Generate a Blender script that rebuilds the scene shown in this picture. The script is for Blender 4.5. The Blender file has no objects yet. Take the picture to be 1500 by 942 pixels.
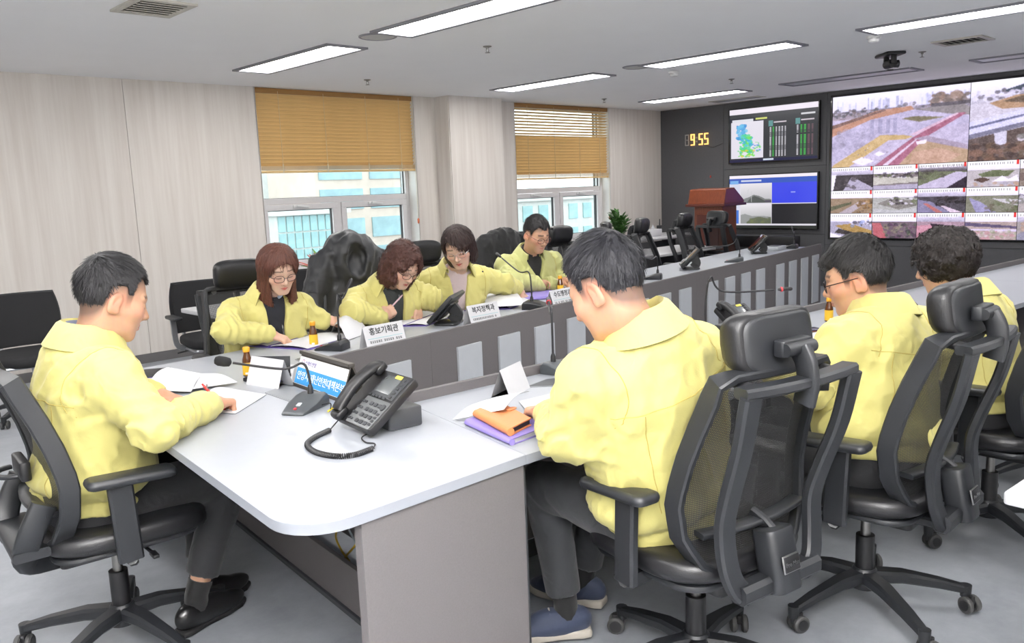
import bpy, bmesh, math, random
import numpy as np
from mathutils import Vector, Matrix, Quaternion
R = math.radians
random.seed(7); np.random.seed(7)
scene = bpy.context.scene
COL = scene.collection
# ------------------------------------------------------------------ camera
CAM_H = 1.46
YAW, PITCH, ROLL, FPX = R(46.251), R(8.9795), R(-2.2204), 1226.31
_f = Vector((math.cos(YAW)*math.cos(PITCH), math.sin(YAW)*math.cos(PITCH), -math.sin(PITCH)))
_r = Vector((math.sin(YAW), -math.cos(YAW), 0)); _u = _r.cross(_f)
_r2 = _r*math.cos(ROLL)+_u*math.sin(ROLL); _u2 = _u*math.cos(ROLL)-_r*math.sin(ROLL)
cam_d = bpy.data.cameras.new('camera'); cam = bpy.data.objects.new('camera', cam_d); COL.objects.link(cam)
cam.matrix_world = Matrix(((_r2.x,_u2.x,-_f.x,0),(_r2.y,_u2.y,-_f.y,0),(_r2.z,_u2.z,-_f.z,CAM_H),(0,0,0,1)))
cam_d.sensor_fit = 'HORIZONTAL'; cam_d.sensor_width = 36; cam_d.lens = 36*FPX/1500
cam_d.clip_start = .02; cam_d.clip_end = 300
scene.camera = cam
# ------------------------------------------------------------------ world, exposure
world = bpy.data.worlds.new('overcast_sky'); scene.world = world; world.use_nodes = True
_bg = world.node_tree.nodes['Background']; _bg.inputs[0].default_value = (.90,.95,1,1); _bg.inputs[1].default_value = 1.75
vs = scene.view_settings
vs.view_transform = 'Standard'; vs.look = 'None'; vs.exposure = 0.96; vs.gamma = 1; vs.use_curve_mapping = False
LAMP = 11.5          # emission of the ceiling light diffusers
# the photographer's flash, aimed up at the ceiling
_fl=bpy.data.lights.new('bounced_flash','AREA'); _fl.shape='DISK'; _fl.size=.25; _fl.energy=280; _fl.color=(1,.98,.95)
_flo=bpy.data.objects.new('bounced_flash',_fl); COL.objects.link(_flo); _flo.location=(-.45,-.45,1.60); _flo.rotation_euler=(R(180-4),0,R(46-90))
scene.cycles.use_denoising = True
scene.cycles.max_bounces = 8; scene.cycles.diffuse_bounces = 4; scene.cycles.glossy_bounces = 3
scene.cycles.transparent_max_bounces = 12; scene.cycles.caustics_reflective = False; scene.cycles.caustics_refractive = False
scene.cycles.sample_clamp_indirect = 6
# ------------------------------------------------------------------ unprojection of measured photo points on known planes
def _ray(x, y):
    return _r2*((x-750)/FPX) - _u2*((y-471)/FPX) + _f
def atz(x, y, z):
    d = _ray(x, y); t = (z-CAM_H)/d.z; return Vector((0,0,CAM_H))+d*t
def aty(x, y, Y):
    d = _ray(x, y); return Vector((0,0,CAM_H))+d*(Y/d.y)
def atx(x, y, X):
    d = _ray(x, y); return Vector((0,0,CAM_H))+d*(X/d.x)
# ------------------------------------------------------------------ materials
def lin(c):
    return tuple(((v/255)/12.92 if v/255 <= .04045 else ((v/255+.055)/1.055)**2.4) for v in c)
MATS = {}
BRIGHT = ('white_ceiling_paint','white_plaster','charcoal_wall_panel','pvc_window_frame','honey_wood_slat','brown_wood_rail','pale_concrete','warm_render','teal_curtain_glass','blue_office_glass')
def mat(name, rgb, rough=.5, metal=0., var=0., scale=20., bump=0., bscale=200., stretch=(1,1,1), spec=.5, emit=0., alpha=1., trans=0., coat=0., sheen=0., sss=0.):
    if name in MATS: return MATS[name]
    m = bpy.data.materials.new(name); m.use_nodes = True
    nt = m.node_tree; b = nt.nodes['Principled BSDF']; c = tuple(v*(1. if name in BRIGHT or emit else .81) for v in lin(rgb))
    b.inputs['Roughness'].default_value = rough; b.inputs['Metallic'].default_value = metal
    b.inputs['Specular IOR Level'].default_value = spec
    b.inputs['Base Color'].default_value = (*c,1)
    if coat: b.inputs['Coat Weight'].default_value = coat
    if sheen: b.inputs['Sheen Weight'].default_value = sheen
    if trans: b.inputs['Transmission Weight'].default_value = trans
    if alpha < 1: b.inputs['Alpha'].default_value = alpha
    if sss:
        b.inputs['Subsurface Weight'].default_value = sss; b.inputs['Subsurface Radius'].default_value = (.012,.005,.003); b.inputs['Subsurface Scale'].default_value = 1
    if emit:
        b.inputs['Emission Color'].default_value = (*c,1); b.inputs['Emission Strength'].default_value = emit
    tc = nt.nodes.new('ShaderNodeTexCoord'); mp = nt.nodes.new('ShaderNodeMapping'); mp.inputs['Scale'].default_value = stretch
    nt.links.new(tc.outputs['Object'], mp.inputs['Vector'])
    n1 = nt.nodes.new('ShaderNodeTexNoise'); n1.inputs['Scale'].default_value = scale; n1.inputs['Detail'].default_value = 5
    nt.links.new(mp.outputs['Vector'], n1.inputs['Vector'])
    v = var if var else .02
    r = nt.nodes.new('ShaderNodeValToRGB'); r.color_ramp.elements[0].position = .3; r.color_ramp.elements[1].position = .7
    r.color_ramp.elements[0].color = (*[x*(1-v) for x in c],1); r.color_ramp.elements[1].color = (*[min(1,x*(1+v)) for x in c],1)
    nt.links.new(n1.outputs['Fac'], r.inputs['Fac'])
    if alpha == 1 and not trans: nt.links.new(r.outputs['Color'], b.inputs['Base Color'])
    if bump:
        n2 = nt.nodes.new('ShaderNodeTexNoise'); n2.inputs['Scale'].default_value = bscale; n2.inputs['Detail'].default_value = 2
        nt.links.new(mp.outputs['Vector'], n2.inputs['Vector'])
        bp = nt.nodes.new('ShaderNodeBump'); bp.inputs['Strength'].default_value = bump; bp.inputs['Distance'].default_value = .002
        nt.links.new(n2.outputs['Fac'], bp.inputs['Height']); nt.links.new(bp.outputs['Normal'], b.inputs['Normal'])
    MATS[name] = m; return m
def mat_attr(name, rough=.5, emit=0., sss=0., spec=.4, attr='Col'):
    """colour from a mesh colour attribute (print, skin tone, screen picture)"""
    if name in MATS: return MATS[name]
    m = bpy.data.materials.new(name); m.use_nodes = True; nt = m.node_tree; b = nt.nodes['Principled BSDF']
    a = nt.nodes.new('ShaderNodeAttribute'); a.attribute_name = attr
    b.inputs['Roughness'].default_value = rough; b.inputs['Specular IOR Level'].default_value = spec
    if emit:
        b.inputs['Base Color'].default_value = (.01,.01,.01,1)
        nt.links.new(a.outputs['Color'], b.inputs['Emission Color']); b.inputs['Emission Strength'].default_value = emit
    else:
        n1 = nt.nodes.new('ShaderNodeTexNoise'); n1.inputs['Scale'].default_value = 60
        mx = nt.nodes.new('ShaderNodeMixRGB'); mx.blend_type = 'OVERLAY'; mx.inputs['Fac'].default_value = .08
        nt.links.new(a.outputs['Color'], mx.inputs['Color1']); nt.links.new(n1.outputs['Color'], mx.inputs['Color2'])
        nt.links.new(mx.outputs['Color'], b.inputs['Base Color'])
    if sss:
        b.inputs['Subsurface Weight'].default_value = sss; b.inputs['Subsurface Radius'].default_value = (.010,.004,.002); b.inputs['Subsurface Scale'].default_value = 1
    MATS[name] = m; return m
# ------------------------------------------------------------------ mesh builder
def rotm(rx=0, ry=0, rz=0):
    return np.array(Matrix.Rotation(R(rz),3,'Z') @ Matrix.Rotation(R(ry),3,'Y') @ Matrix.Rotation(R(rx),3,'X'))
def frame_from(d, up=(0,0,1)):
    d = np.asarray(d,float); d = d/np.linalg.norm(d); u = np.asarray(up,float)
    if abs(d@u) > .97: u = np.array((1.,0,0)) if abs(d[0]) < .9 else np.array((0,1.,0))
    a = np.cross(u,d); a /= np.linalg.norm(a); b = np.cross(d,a); return a,b,d
def spline(pts, n):
    """Catmull-Rom through pts, n samples per span"""
    p = [np.asarray(q,float) for q in pts]; p = [2*p[0]-p[1]]+p+[2*p[-1]-p[-2]]; out = []
    for i in range(1,len(p)-2):
        for j in range(n):
            t = j/n
            out.append(.5*((2*p[i])+(-p[i-1]+p[i+1])*t+(2*p[i-1]-5*p[i]+4*p[i+1]-p[i+2])*t*t+(-p[i-1]+3*p[i]-3*p[i+1]+p[i+2])*t**3))
    out.append(p[-2]); return np.array(out)
class MB:
    def __init__(s): s.v=[]; s.f=[]; s.mi=[]; s.cur=0
    def add(s, V, F):
        o=len(s.v); s.v += [tuple(map(float,q)) for q in V]; s.f += [tuple(o+i for i in f) for f in F]; s.mi += [s.cur]*len(F); return s
    def box(s, c, d, rot=None):
        x,y,z=[q/2 for q in d]
        V=np.array([(a*x,b*y,e*z) for e in(-1,1) for b in(-1,1) for a in(-1,1)])
        if rot is not None: V=V@np.asarray(rot).T
        V=V+np.asarray(c)
        return s.add(V,[(0,2,3,1),(4,5,7,6),(0,1,5,4),(2,6,7,3),(0,4,6,2),(1,3,7,5)])
    def rbox(s, c, d, r=.01, n=3, rot=None):
        """box with rounded vertical edges and softened top/bottom rims"""
        x,y,z=[q/2 for q in d]; r=min(r,x*.98,y*.98); e=min(r*.5,z*.9); L=[]
        def ring(ins,h):
            rr=max(r-ins,.0004); out=[]
            for (sx,sy,a0) in((1,1,0),(-1,1,90),(-1,-1,180),(1,-1,270)):
                for k in range(n+1):
                    a=R(a0+90*k/n); out.append((sx*(x-r)+rr*math.cos(a),sy*(y-r)+rr*math.sin(a),h))
            return out
        for ins,h in((e,-z),(e*.3,-z+e*.3),(0,-z+e),(0,z-e),(e*.3,z-e*.3),(e,z)): L.append(ring(ins,h))
        V=np.array([q for l in L for q in l]); m=len(L[0]); F=[tuple(range(m-1,-1,-1)),tuple(range(5*m,6*m))]
        for i in range(5):
            for j in range(m): F.append((i*m+j,i*m+(j+1)%m,(i+1)*m+(j+1)%m,(i+1)*m+j))
        if rot is not None: V=V@np.asarray(rot).T
        return s.add(V+np.asarray(c),F)
    def cone(s, p0, p1, r0, r1=None, n=12, cap=True):
        r1=r0 if r1 is None else r1; p0=np.asarray(p0,float);p1=np.asarray(p1,float); a,b,_=frame_from(p1-p0); V=[]
        for p,r in((p0,r0),(p1,r1)):
            for k in range(n): t=2*math.pi*k/n; V.append(p+r*(math.cos(t)*a+math.sin(t)*b))
        F=[(k,(k+1)%n,n+(k+1)%n,n+k) for k in range(n)]
        if cap: F+=[tuple(range(n-1,-1,-1)),tuple(range(n,2*n))]
        return s.add(V,F)
    def tube(s, pts, r, n=8, cap=True, flat=1., up=(0,0,1), closed=False):
        pts=np.asarray(pts,float); m=len(pts); rs=r if hasattr(r,'__len__') else [r]*m; V=[]; a=None
        for i in range(m):
            if closed: d=pts[(i+1)%m]-pts[i-1]
            else: d=pts[min(i+1,m-1)]-pts[max(i-1,0)]
            d=d/(np.linalg.norm(d)+1e-12)
            if a is None: a,b,_=frame_from(d,up)
            else:
                a=a-(a@d)*d; a/=np.linalg.norm(a)+1e-12; b=np.cross(d,a)
            for k in range(n): t=2*math.pi*k/n; V.append(pts[i]+rs[i]*(math.cos(t)*a+math.sin(t)*flat*b))
        F=[]
        for i in range(m if closed else m-1):
            j=(i+1)%m
            for k in range(n): F.append((i*n+k,i*n+(k+1)%n,j*n+(k+1)%n,j*n+k))
        if cap and not closed: F+=[tuple(range(n-1,-1,-1)),tuple(range((m-1)*n,m*n))]
        return s.add(V,F)
    def bar(s, pts, w, t, up=(0,0,1), closed=False):
        """rectangular section swept along pts; w across (a axis), t along b axis; lists allowed"""
        pts=np.asarray(pts,float); m=len(pts); ws=w if hasattr(w,'__len__') else [w]*m; ts=t if hasattr(t,'__len__') else [t]*m; V=[]; n=8
        for i in range(m):
            d=(pts[(i+1)%m]-pts[i-1]) if closed else pts[min(i+1,m-1)]-pts[max(i-1,0)]
            a,b,_=frame_from(d,up); x,y=ws[i]/2,ts[i]/2; c=min(x,y)*.45
            for (p,q) in((x,-y+c),(x,y-c),(x-c,y),(-x+c,y),(-x,y-c),(-x,-y+c),(-x+c,-y),(x-c,-y)): V.append(pts[i]+p*a+q*b)
        F=[]
        for i in range(m if closed else m-1):
            j=(i+1)%m
            for k in range(n): F.append((i*n+k,i*n+(k+1)%n,j*n+(k+1)%n,j*n+k))
        if not closed: F+=[tuple(range(n-1,-1,-1)),tuple(range((m-1)*n,m*n))]
        return s.add(V,F)
    def lathe(s, prof, n=16, c=(0,0,0), axis=None):
        V=[];m=len(prof)
        for r,h in prof:
            for k in range(n): t=2*math.pi*k/n; V.append((r*math.cos(t),r*math.sin(t),h))
        V=np.array(V)
        if axis is not None:
            a,b,d=frame_from(axis); V=V@np.array([a,b,d])
        F=[(i*n+k,i*n+(k+1)%n,(i+1)*n+(k+1)%n,(i+1)*n+k) for i in range(m-1) for k in range(n)]
        F+=[tuple(range(n-1,-1,-1)),tuple(range((m-1)*n,m*n))]
        return s.add(V+np.asarray(c),F)
    def prism(s, poly, z0, z1, xf=None):
        n=len(poly); V=np.array([(x,y,z0) for x,y in poly]+[(x,y,z1) for x,y in poly],float)
        if xf is not None: V=np.array([xf(q) for q in V])
        return s.add(V,[tuple(range(n-1,-1,-1)),tuple(range(n,2*n))]+[(k,(k+1)%n,n+(k+1)%n,n+k) for k in range(n)])
    def sheet(s, G, t=.0):
        """grid (ny,nx,3) of points, given thickness along its normals"""
        G=np.asarray(G,float); ny,nx=G.shape[:2]
        F=[(j*nx+i,j*nx+i+1,(j+1)*nx+i+1,(j+1)*nx+i) for j in range(ny-1) for i in range(nx-1)]
        if t==0: return s.add(G.reshape(-1,3),F)
        N=np.cross(np.gradient(G,axis=1),np.gradient(G,axis=0)); N/=np.linalg.norm(N,axis=2,keepdims=True)+1e-12
        n=nx*ny; V=np.concatenate([(G+N*t/2).reshape(-1,3),(G-N*t/2).reshape(-1,3)])
        E=[i for i in range(nx)]+[j*nx+nx-1 for j in range(1,ny)]+[(ny-1)*nx+i for i in range(nx-2,-1,-1)]+[j*nx for j in range(ny-2,0,-1)]
        F2=[tuple(n+i for i in f[::-1]) for f in F]+[(E[k],n+E[k],n+E[(k+1)%len(E)],E[(k+1)%len(E)]) for k in range(len(E))]
        return s.add(V,[f[::-1] for f in F]+[f[::-1] for f in F2])
    def mesh(s, name, mats, smooth=0., bevel=0.):
        me=bpy.data.meshes.new(name); me.from_pydata(s.v,[],s.f)
        for m in (mats if isinstance(mats,(list,tuple)) else [mats]): me.materials.append(m)
        if max(s.mi,default=0): me.polygons.foreach_set('material_index',s.mi)
        bm=bmesh.new(); bm.from_mesh(me); bmesh.ops.recalc_face_normals(bm,faces=bm.faces)
        if bevel:
            ed=[e for e in bm.edges if len(e.link_faces)==2 and e.calc_face_angle(0)>.6]
            bmesh.ops.bevel(bm,geom=ed,offset=bevel,segments=2,affect='EDGES',profile=.5,clamp_overlap=True)
        bm.to_mesh(me); bm.free()
        if smooth: 
            me.polygons.foreach_set('use_smooth',[True]*len(me.polygons)); me.set_sharp_from_angle(angle=R(smooth))
        me.update(); return me
    def build(s, name, mats, parent=None, smooth=40., bevel=0., loc=(0,0,0), rz=0, label=None, cat=None, group=None, kind=None):
        return obj(name,s.mesh(name,mats,smooth,bevel),parent,loc,rz,label,cat,group,kind)
def tag(o, label=None, cat=None, group=None, kind=None):
    if label: o['label']=label
    if cat: o['category']=cat
    if group: o['group']=group
    if kind: o['kind']=kind
    return o
def obj(name, me, parent=None, loc=(0,0,0), rz=0, label=None, cat=None, group=None, kind=None):
    o=bpy.data.objects.new(name,me); COL.objects.link(o); o.location=loc; o.rotation_euler=(0,0,rz)
    if parent is not None: o.parent=parent
    return tag(o,label,cat,group,kind)
def thing(name, label, cat, loc=(0,0,0), rz=0, group=None):
    o=bpy.data.objects.new(name,None); COL.objects.link(o); o.location=loc; o.rotation_euler=(0,0,rz); o.empty_display_size=.1
    return tag(o,label,cat,group)
def kids(o): return [c for c in bpy.data.objects if c.parent is o]
def copy_tree(o, parent=None, loc=None, rz=None, label=None, group=None, skip=()):
    c=o.copy(); COL.objects.link(c)
    if parent is not None: c.parent=parent
    if loc is not None: c.location=loc
    if rz is not None: c.rotation_euler=(0,0,rz)
    if label: c['label']=label
    if group: c['group']=group
    for ch in TREE.get(o.name,[]) or kids(o):
        if ch.name.split('.')[0] in skip: continue
        copy_tree(ch,c)
    return c
TREE={}
def text_mesh(body, size, mat_, name='lettering', parent=None, M4=None, extrude=.0004, bold=0., align='CENTER'):
    cu=bpy.data.curves.new(name,'FONT'); cu.body=body; cu.size=size; cu.align_x=align; cu.align_y='CENTER'; cu.extrude=extrude; cu.offset=bold; cu.resolution_u=2
    t=bpy.data.objects.new(name,cu); COL.objects.link(t); bpy.context.view_layer.update()
    me=bpy.data.meshes.new_from_object(t); bpy.data.objects.remove(t); bpy.data.curves.remove(cu)
    if M4 is not None: me.transform(M4)
    me.materials.clear(); me.materials.append(mat_)
    return obj(name,me,parent)
def M4from(o, x, y):
    """4x4 with origin o, local x and y axes"""
    x=Vector(x).normalized(); y=Vector(y).normalized(); z=x.cross(y)
    return Matrix(((x.x,y.x,z.x,o[0]),(x.y,y.y,z.y,o[1]),(x.z,y.z,z.z,o[2]),(0,0,0,1)))
def value_noise(P, seed=0):
    """smooth 3-D value noise, P (N,3) -> (N,) in -1..1"""
    P=np.asarray(P,np.float32); fl=np.floor(P); i=fl.astype(np.int64); f=P-fl; f=f*f*(3-2*f); out=0
    def h(a,b,c):
        n=(a*73856093)^(b*19349663)^(c*83492791)^(seed*2654435761); n=(n^(n>>13))*1274126177&0x7fffffff; return (n%100003).astype(np.float32)*np.float32(1/50001.5)-1
    for dx in(0,1):
        for dy in(0,1):
            for dz in(0,1):
                w=(f[:,0] if dx else 1-f[:,0])*(f[:,1] if dy else 1-f[:,1])*(f[:,2] if dz else 1-f[:,2])
                out=out+w*h(i[:,0]+dx,i[:,1]+dy,i[:,2]+dz)
    return out
def set_colors(me, cols):
    """per-vertex colours (linear rgb)"""
    a=me.color_attributes.new('Col','FLOAT_COLOR','POINT'); c=np.ones((len(me.vertices),4),np.float32); c[:,:3]=cols; a.data.foreach_set('color',c.ravel())
# ================================================================== ROOM
K=.94194
YW, XS, ZC = 7.857, 10.85, 2.555
X0, Y0 = -2.6, -2.6
def wood_panel_mat():
    m=bpy.data.materials.new('pale_laminate'); m.use_nodes=True; nt=m.node_tree; b=nt.nodes['Principled BSDF']; b.inputs['Roughness'].default_value=.5
    tc=nt.nodes.new('ShaderNodeTexCoord'); mp=nt.nodes.new('ShaderNodeMapping'); mp.inputs['Scale'].default_value=(9,9,.35); nt.links.new(tc.outputs['Object'],mp.inputs['Vector'])
    n=nt.nodes.new('ShaderNodeTexNoise'); n.inputs['Scale'].default_value=2.2; n.inputs['Detail'].default_value=6; n.inputs['Roughness'].default_value=.6; nt.links.new(mp.outputs['Vector'],n.inputs['Vector'])
    r=nt.nodes.new('ShaderNodeValToRGB'); e=r.color_ramp.elements; e[0].position=.32; e[1].position=.68; e[0].color=(*lin((207,199,192)),1); e[1].color=(*lin((221,215,209)),1)
    nt.links.new(n.outputs['Fac'],r.inputs['Fac']); nt.links.new(r.outputs['Color'],b.inputs['Base Color']); return m
def floor_mat():
    m=bpy.data.materials.new('grey_vinyl_floor'); m.use_nodes=True; nt=m.node_tree; b=nt.nodes['Principled BSDF']; b.inputs['Roughness'].default_value=.42
    tc=nt.nodes.new('ShaderNodeTexCoord'); n=nt.nodes.new('ShaderNodeTexNoise'); n.inputs['Scale'].default_value=3.2; n.inputs['Detail'].default_value=9; n.inputs['Roughness'].default_value=.68
    nt.links.new(tc.outputs['Object'],n.inputs['Vector'])
    r=nt.nodes.new('ShaderNodeValToRGB'); e=r.color_ramp.elements; e[0].position=.3; e[1].position=.7; e[0].color=(*lin((138,142,149)),1); e[1].color=(*lin((168,172,178)),1)
    nt.links.new(n.outputs['Fac'],r.inputs['Fac']); nt.links.new(r.outputs['Color'],b.inputs['Base Color']); return m
m_panel=wood_panel_mat(); m_floor=floor_mat()
m_ceil=mat('white_ceiling_paint',(244,244,246),.9,var=.008,scale=3,bump=.15,bscale=300)
m_white=mat('white_plaster',(222,220,216),.8)
m_dark=mat('charcoal_wall_panel',(84,84,87),.6,var=.05,scale=40)
m_groove=mat('panel_joint_shadow_gap',(45,44,44),.9)
m_base=mat('grey_baseboard',(112,110,110),.5)
m_frame=mat('pvc_window_frame',(214,211,212),.35)
m_black=mat('black_rubber_gasket',(18,18,20),.5)
MB().box(((X0+XS)/2,(Y0+YW)/2,-.05),(XS-X0+.6,YW-Y0+.6,.1)).build('floor',m_floor,kind='structure',smooth=0)
MB().box(((X0+XS)/2,(Y0+YW)/2,ZC+.05),(XS-X0+.6,YW-Y0+.6,.1)).build('ceiling',m_ceil,kind='structure',smooth=0)
MB().box((X0-.05,(Y0+YW)/2,ZC/2),(.1,YW-Y0+.2,ZC)).build('wall_back',m_white,kind='structure',smooth=0)
MB().box(((X0+XS)/2,Y0-.05,ZC/2),(XS-X0+.2,.1,ZC)).build('wall_right',m_white,kind='structure',smooth=0)
# --- window wall: masonry core with openings, laminate panels hung on it
W1=(4.128,6.078); W2=(7.705,9.60); SILL=.66
core=MB()
for a,b in((X0-.1,W1[0]),(W1[1],W2[0]),(W2[1],XS+.3)): core.box(((a+b)/2,YW+.17,ZC/2),(b-a,.30,ZC))
for a,b in(W1,W2): core.box(((a+b)/2,YW+.17,SILL/2),(b-a,.30,SILL))
wall=core.build('wall_left',m_groove,kind='structure',smooth=0)
def panel(x0,x1,z0=.085,z1=ZC,y=YW+.012,nm='wall_panel'):
    g=.0022; MB().box(((x0+x1)/2,y,(z0+z1)/2),(x1-x0-2*g,.024,z1-z0)).build(nm,m_panel,wall,smooth=0)
for a,b in((X0,-.9),(-.9,.98),(.98,2.866),(2.866,W1[0]),(W1[1],6.42),(7.24,W2[0]),(W2[1],XS)): panel(a,b)
for a,b in(W1,W2): panel(a,b,.085,SILL)
for a,b in(W1,W2):                       # jambs of the window recess
    for x,s in((a,-1),(b,1)): MB().box((x+s*.003,YW+.10,(SILL+ZC)/2),(.010,.2,ZC-SILL)).build('reveal',m_white,wall,smooth=0)
    MB().rbox(((a+b)/2,YW+.06,SILL+.012),(b-a+.02,.22,.03),.008).build('window_sill',m_frame,wall,smooth=30)
YC=7.62                                   # pillar clad in the same laminate
pil=MB().box((6.83,(YC+YW)/2+.012,ZC/2),(.82,YW-YC,ZC)).build('wall_pillar',m_groove,kind='structure',smooth=0)
MB().box((6.83,YC,(ZC+.085)/2),(.84,.024,ZC-.085)).build('wall_panel',m_panel,pil,smooth=0)
for x in(6.41,7.25): MB().box((x,(YC+YW)/2,(ZC+.085)/2),(.020,YW-YC,ZC-.085)).build('wall_panel',m_panel,pil,smooth=0)
MB().box(((X0+6.41)/2,YW-.006,.042),(6.41-X0,.016,.084)).build('baseboard_left',m_base,kind='structure',smooth=0)
MB().box(((7.25+XS)/2,YW-.006,.042),(XS-7.25,.016,.084)).build('baseboard_corner',m_base,kind='structure',smooth=0)
# --- windows
m_glass=bpy.data.materials.new('window_glass'); m_glass.use_nodes=True
_nt=m_glass.node_tree; _o=_nt.nodes['Material Output']; _t=_nt.nodes.new('ShaderNodeBsdfTransparent'); _t.inputs[0].default_value=(.93,.98,.97,1)
_g=_nt.nodes.new('ShaderNodeBsdfGlossy'); _g.inputs['Roughness'].default_value=.03; _mx=_nt.nodes.new('ShaderNodeMixShader'); _mx.inputs[0].default_value=.06
_nt.links.new(_t.outputs[0],_mx.inputs[1]); _nt.links.new(_g.outputs[0],_mx.inputs[2]); _nt.links.new(_mx.outputs[0],_o.inputs[0])
m_handle=mat('white_plastic_handle',(240,240,240),.3)
def ring(mb,x0,x1,z0,z1,w,y,d):
    mb.box(((x0+x1)/2,y,z1-w/2),(x1-x0,d,w)).box(((x0+x1)/2,y,z0+w/2),(x1-x0,d,w)).box((x0+w/2,y,(z0+z1)/2),(w,d,z1-z0-2*w)).box((x1-w/2,y,(z0+z1)/2),(w,d,z1-z0-2*w)); return mb
def window(n,a,b):
    y=YW+.20; xm=(a+b)/2; z0=SILL+.027; zt=1.40
    w=ring(MB(),a,b,z0,ZC,.05,y,.09).build('window_%d'%n,m_frame,kind='structure',smooth=0,bevel=.004)
    MB().box((xm,y,zt+.025),(b-a-.1,.085,.062)).build('transom',m_frame,w,smooth=0,bevel=.004)
    MB().box((xm,y,(z0+.05+zt)/2),(.05,.085,zt-z0-.06)).build('mullion',m_frame,w,smooth=0,bevel=.004)
    MB().box((xm,y+.02,(zt+.056+ZC-.05)/2),(b-a-.1,.012,ZC-.05-zt-.056)).build('pane',m_glass,w,smooth=0)
    ring(MB(),a+.045,b-.045,zt+.05,ZC-.045,.010,y-.005,.02).build('gasket',m_black,w,smooth=0)
    for x0,x1 in((a+.052,xm-.027),(xm+.027,b-.052)):
        s=ring(MB(),x0,x1,z0+.052,zt-.008,.062,y-.022,.07).build('sash',m_frame,w,smooth=0,bevel=.004)
        ring(MB(),x0+.06,x1-.06,z0+.112,zt-.068,.009,y-.012,.03).build('gasket',m_black,s,smooth=0)
        MB().box(((x0+x1)/2,y,(z0+zt)/2+.02),(x1-x0-.12,.012,zt-z0-.17)).build('pane',m_glass,s,smooth=0)
        h=MB().rbox(((x0+x1)/2-.05,y-.066,zt-.036),(.10,.02,.032),.006).rbox(((x0+x1)/2+.005,y-.088,zt-.036),(.15,.018,.022),.008,rot=rotm(0,8,0))
        h.build('handle',m_handle,s,smooth=40)
window(1,*W1); window(2,*W2)
# --- wooden venetian blinds
m_slat=mat('honey_wood_slat',(222,188,132),.45,var=.10,scale=6,stretch=(1,30,30))
m_rail=mat('brown_wood_rail',(160,118,66),.45,var=.1,scale=6,stretch=(1,30,30))
m_cord=mat('cream_blind_cord',(230,214,180),.8)
def blind(label,x0,x1,zb,n_open,tilt_open):
    t=thing('venetian_blind',label,'blind',((x0+x1)/2,YW+.045,zb),0,'wooden venetian blinds'); w=x1-x0; H=ZC-zb
    MB().rbox((0,0,H-.028),(w,.055,.05),.004).build('head_rail',m_rail,t)
    MB().rbox((0,0,.012),(w,.056,.024),.006).build('bottom_rail',m_slat,t)
    z_lo,z_hi=.088,H-.075; n=int((z_hi-z_lo)/.0375)+1; sl=None; st=None
    def slat(tilt):
        xs=np.linspace(-w/2,w/2,2); G=np.zeros((5,2,3))
        for j,v in enumerate(np.linspace(-1,1,5)):
            yy=v*.0255; zz=.003*(1-v*v); a=R(tilt)
            for i,x in enumerate(xs): G[j,i]=(x,yy*math.cos(a)-zz*math.sin(a),yy*math.sin(a)+zz*math.cos(a))
        return MB().sheet(G,.0028).mesh('slat',m_slat,40)
    closed=slat(-50); opened=slat(tilt_open); flat=slat(0)
    for i in range(n):
        z=z_lo+(z_hi-z_lo)*i/(n-1); obj('slat',opened if i>=n-n_open else closed,t,(0,0,z))
    for i in range(6): obj('slat',flat,t,(0,0,.03+.0075*i))
    for fx in(-.37,-.1,.17,.40):
        MB().tube([(fx*w,-.029,.0),(fx*w,-.029,H-.03)],.0022,6).build('ladder_cord',m_cord,t)
        MB().box((fx*w,-.029,.045),(.012,.003,.085)).build('ladder_tape',m_cord,t)
    p=MB().tube([(w/2-.015,-.04,H-.05),(w/2-.012,-.045,-.55)],.002,6).build('pull_cord',m_cord,t)
    MB().lathe([(.004,0),(.012,.012),(.014,.05),(.005,.065)],10,(w/2-.012,-.045,-.61)).build('cord_tassel',mat('orange_red_plastic',(226,120,80),.4),p)
blind('closed honey wood venetian blind above the window nearer the camera',W1[0]+.005,W1[1]+.004,1.713,2,-52)
blind('honey wood venetian blind with bright gaps between its upper slats',W2[0]+.005,W2[1]-.008,1.572,9,-20)
# --- screen wall
sw=MB().box((XS+.12,(Y0+YW)/2,ZC/2),(.2,YW-Y0+.3,ZC)).build('wall_front',m_groove,kind='structure',smooth=0)
def dpanel(y0,y1,z0,z1):
    g=.003; MB().box((XS+.012,(y0+y1)/2,(z0+z1)/2),(.024,abs(y1-y0)-2*g,z1-z0-2*g)).build('wall_panel',m_dark,sw,smooth=0)
YA,YB=6.754,5.20
dpanel(YA,YW,0,ZC)
for z0,z1 in((0,.70),(.70,1.618),(1.618,ZC)): dpanel(YB,YA,z0,z1)
for y0,y1 in((1.72,YB),(-.4,1.72),(Y0,-.4)):
    for z0,z1 in((0,.56),(.56,ZC)): dpanel(y0,y1,z0,z1)
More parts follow.
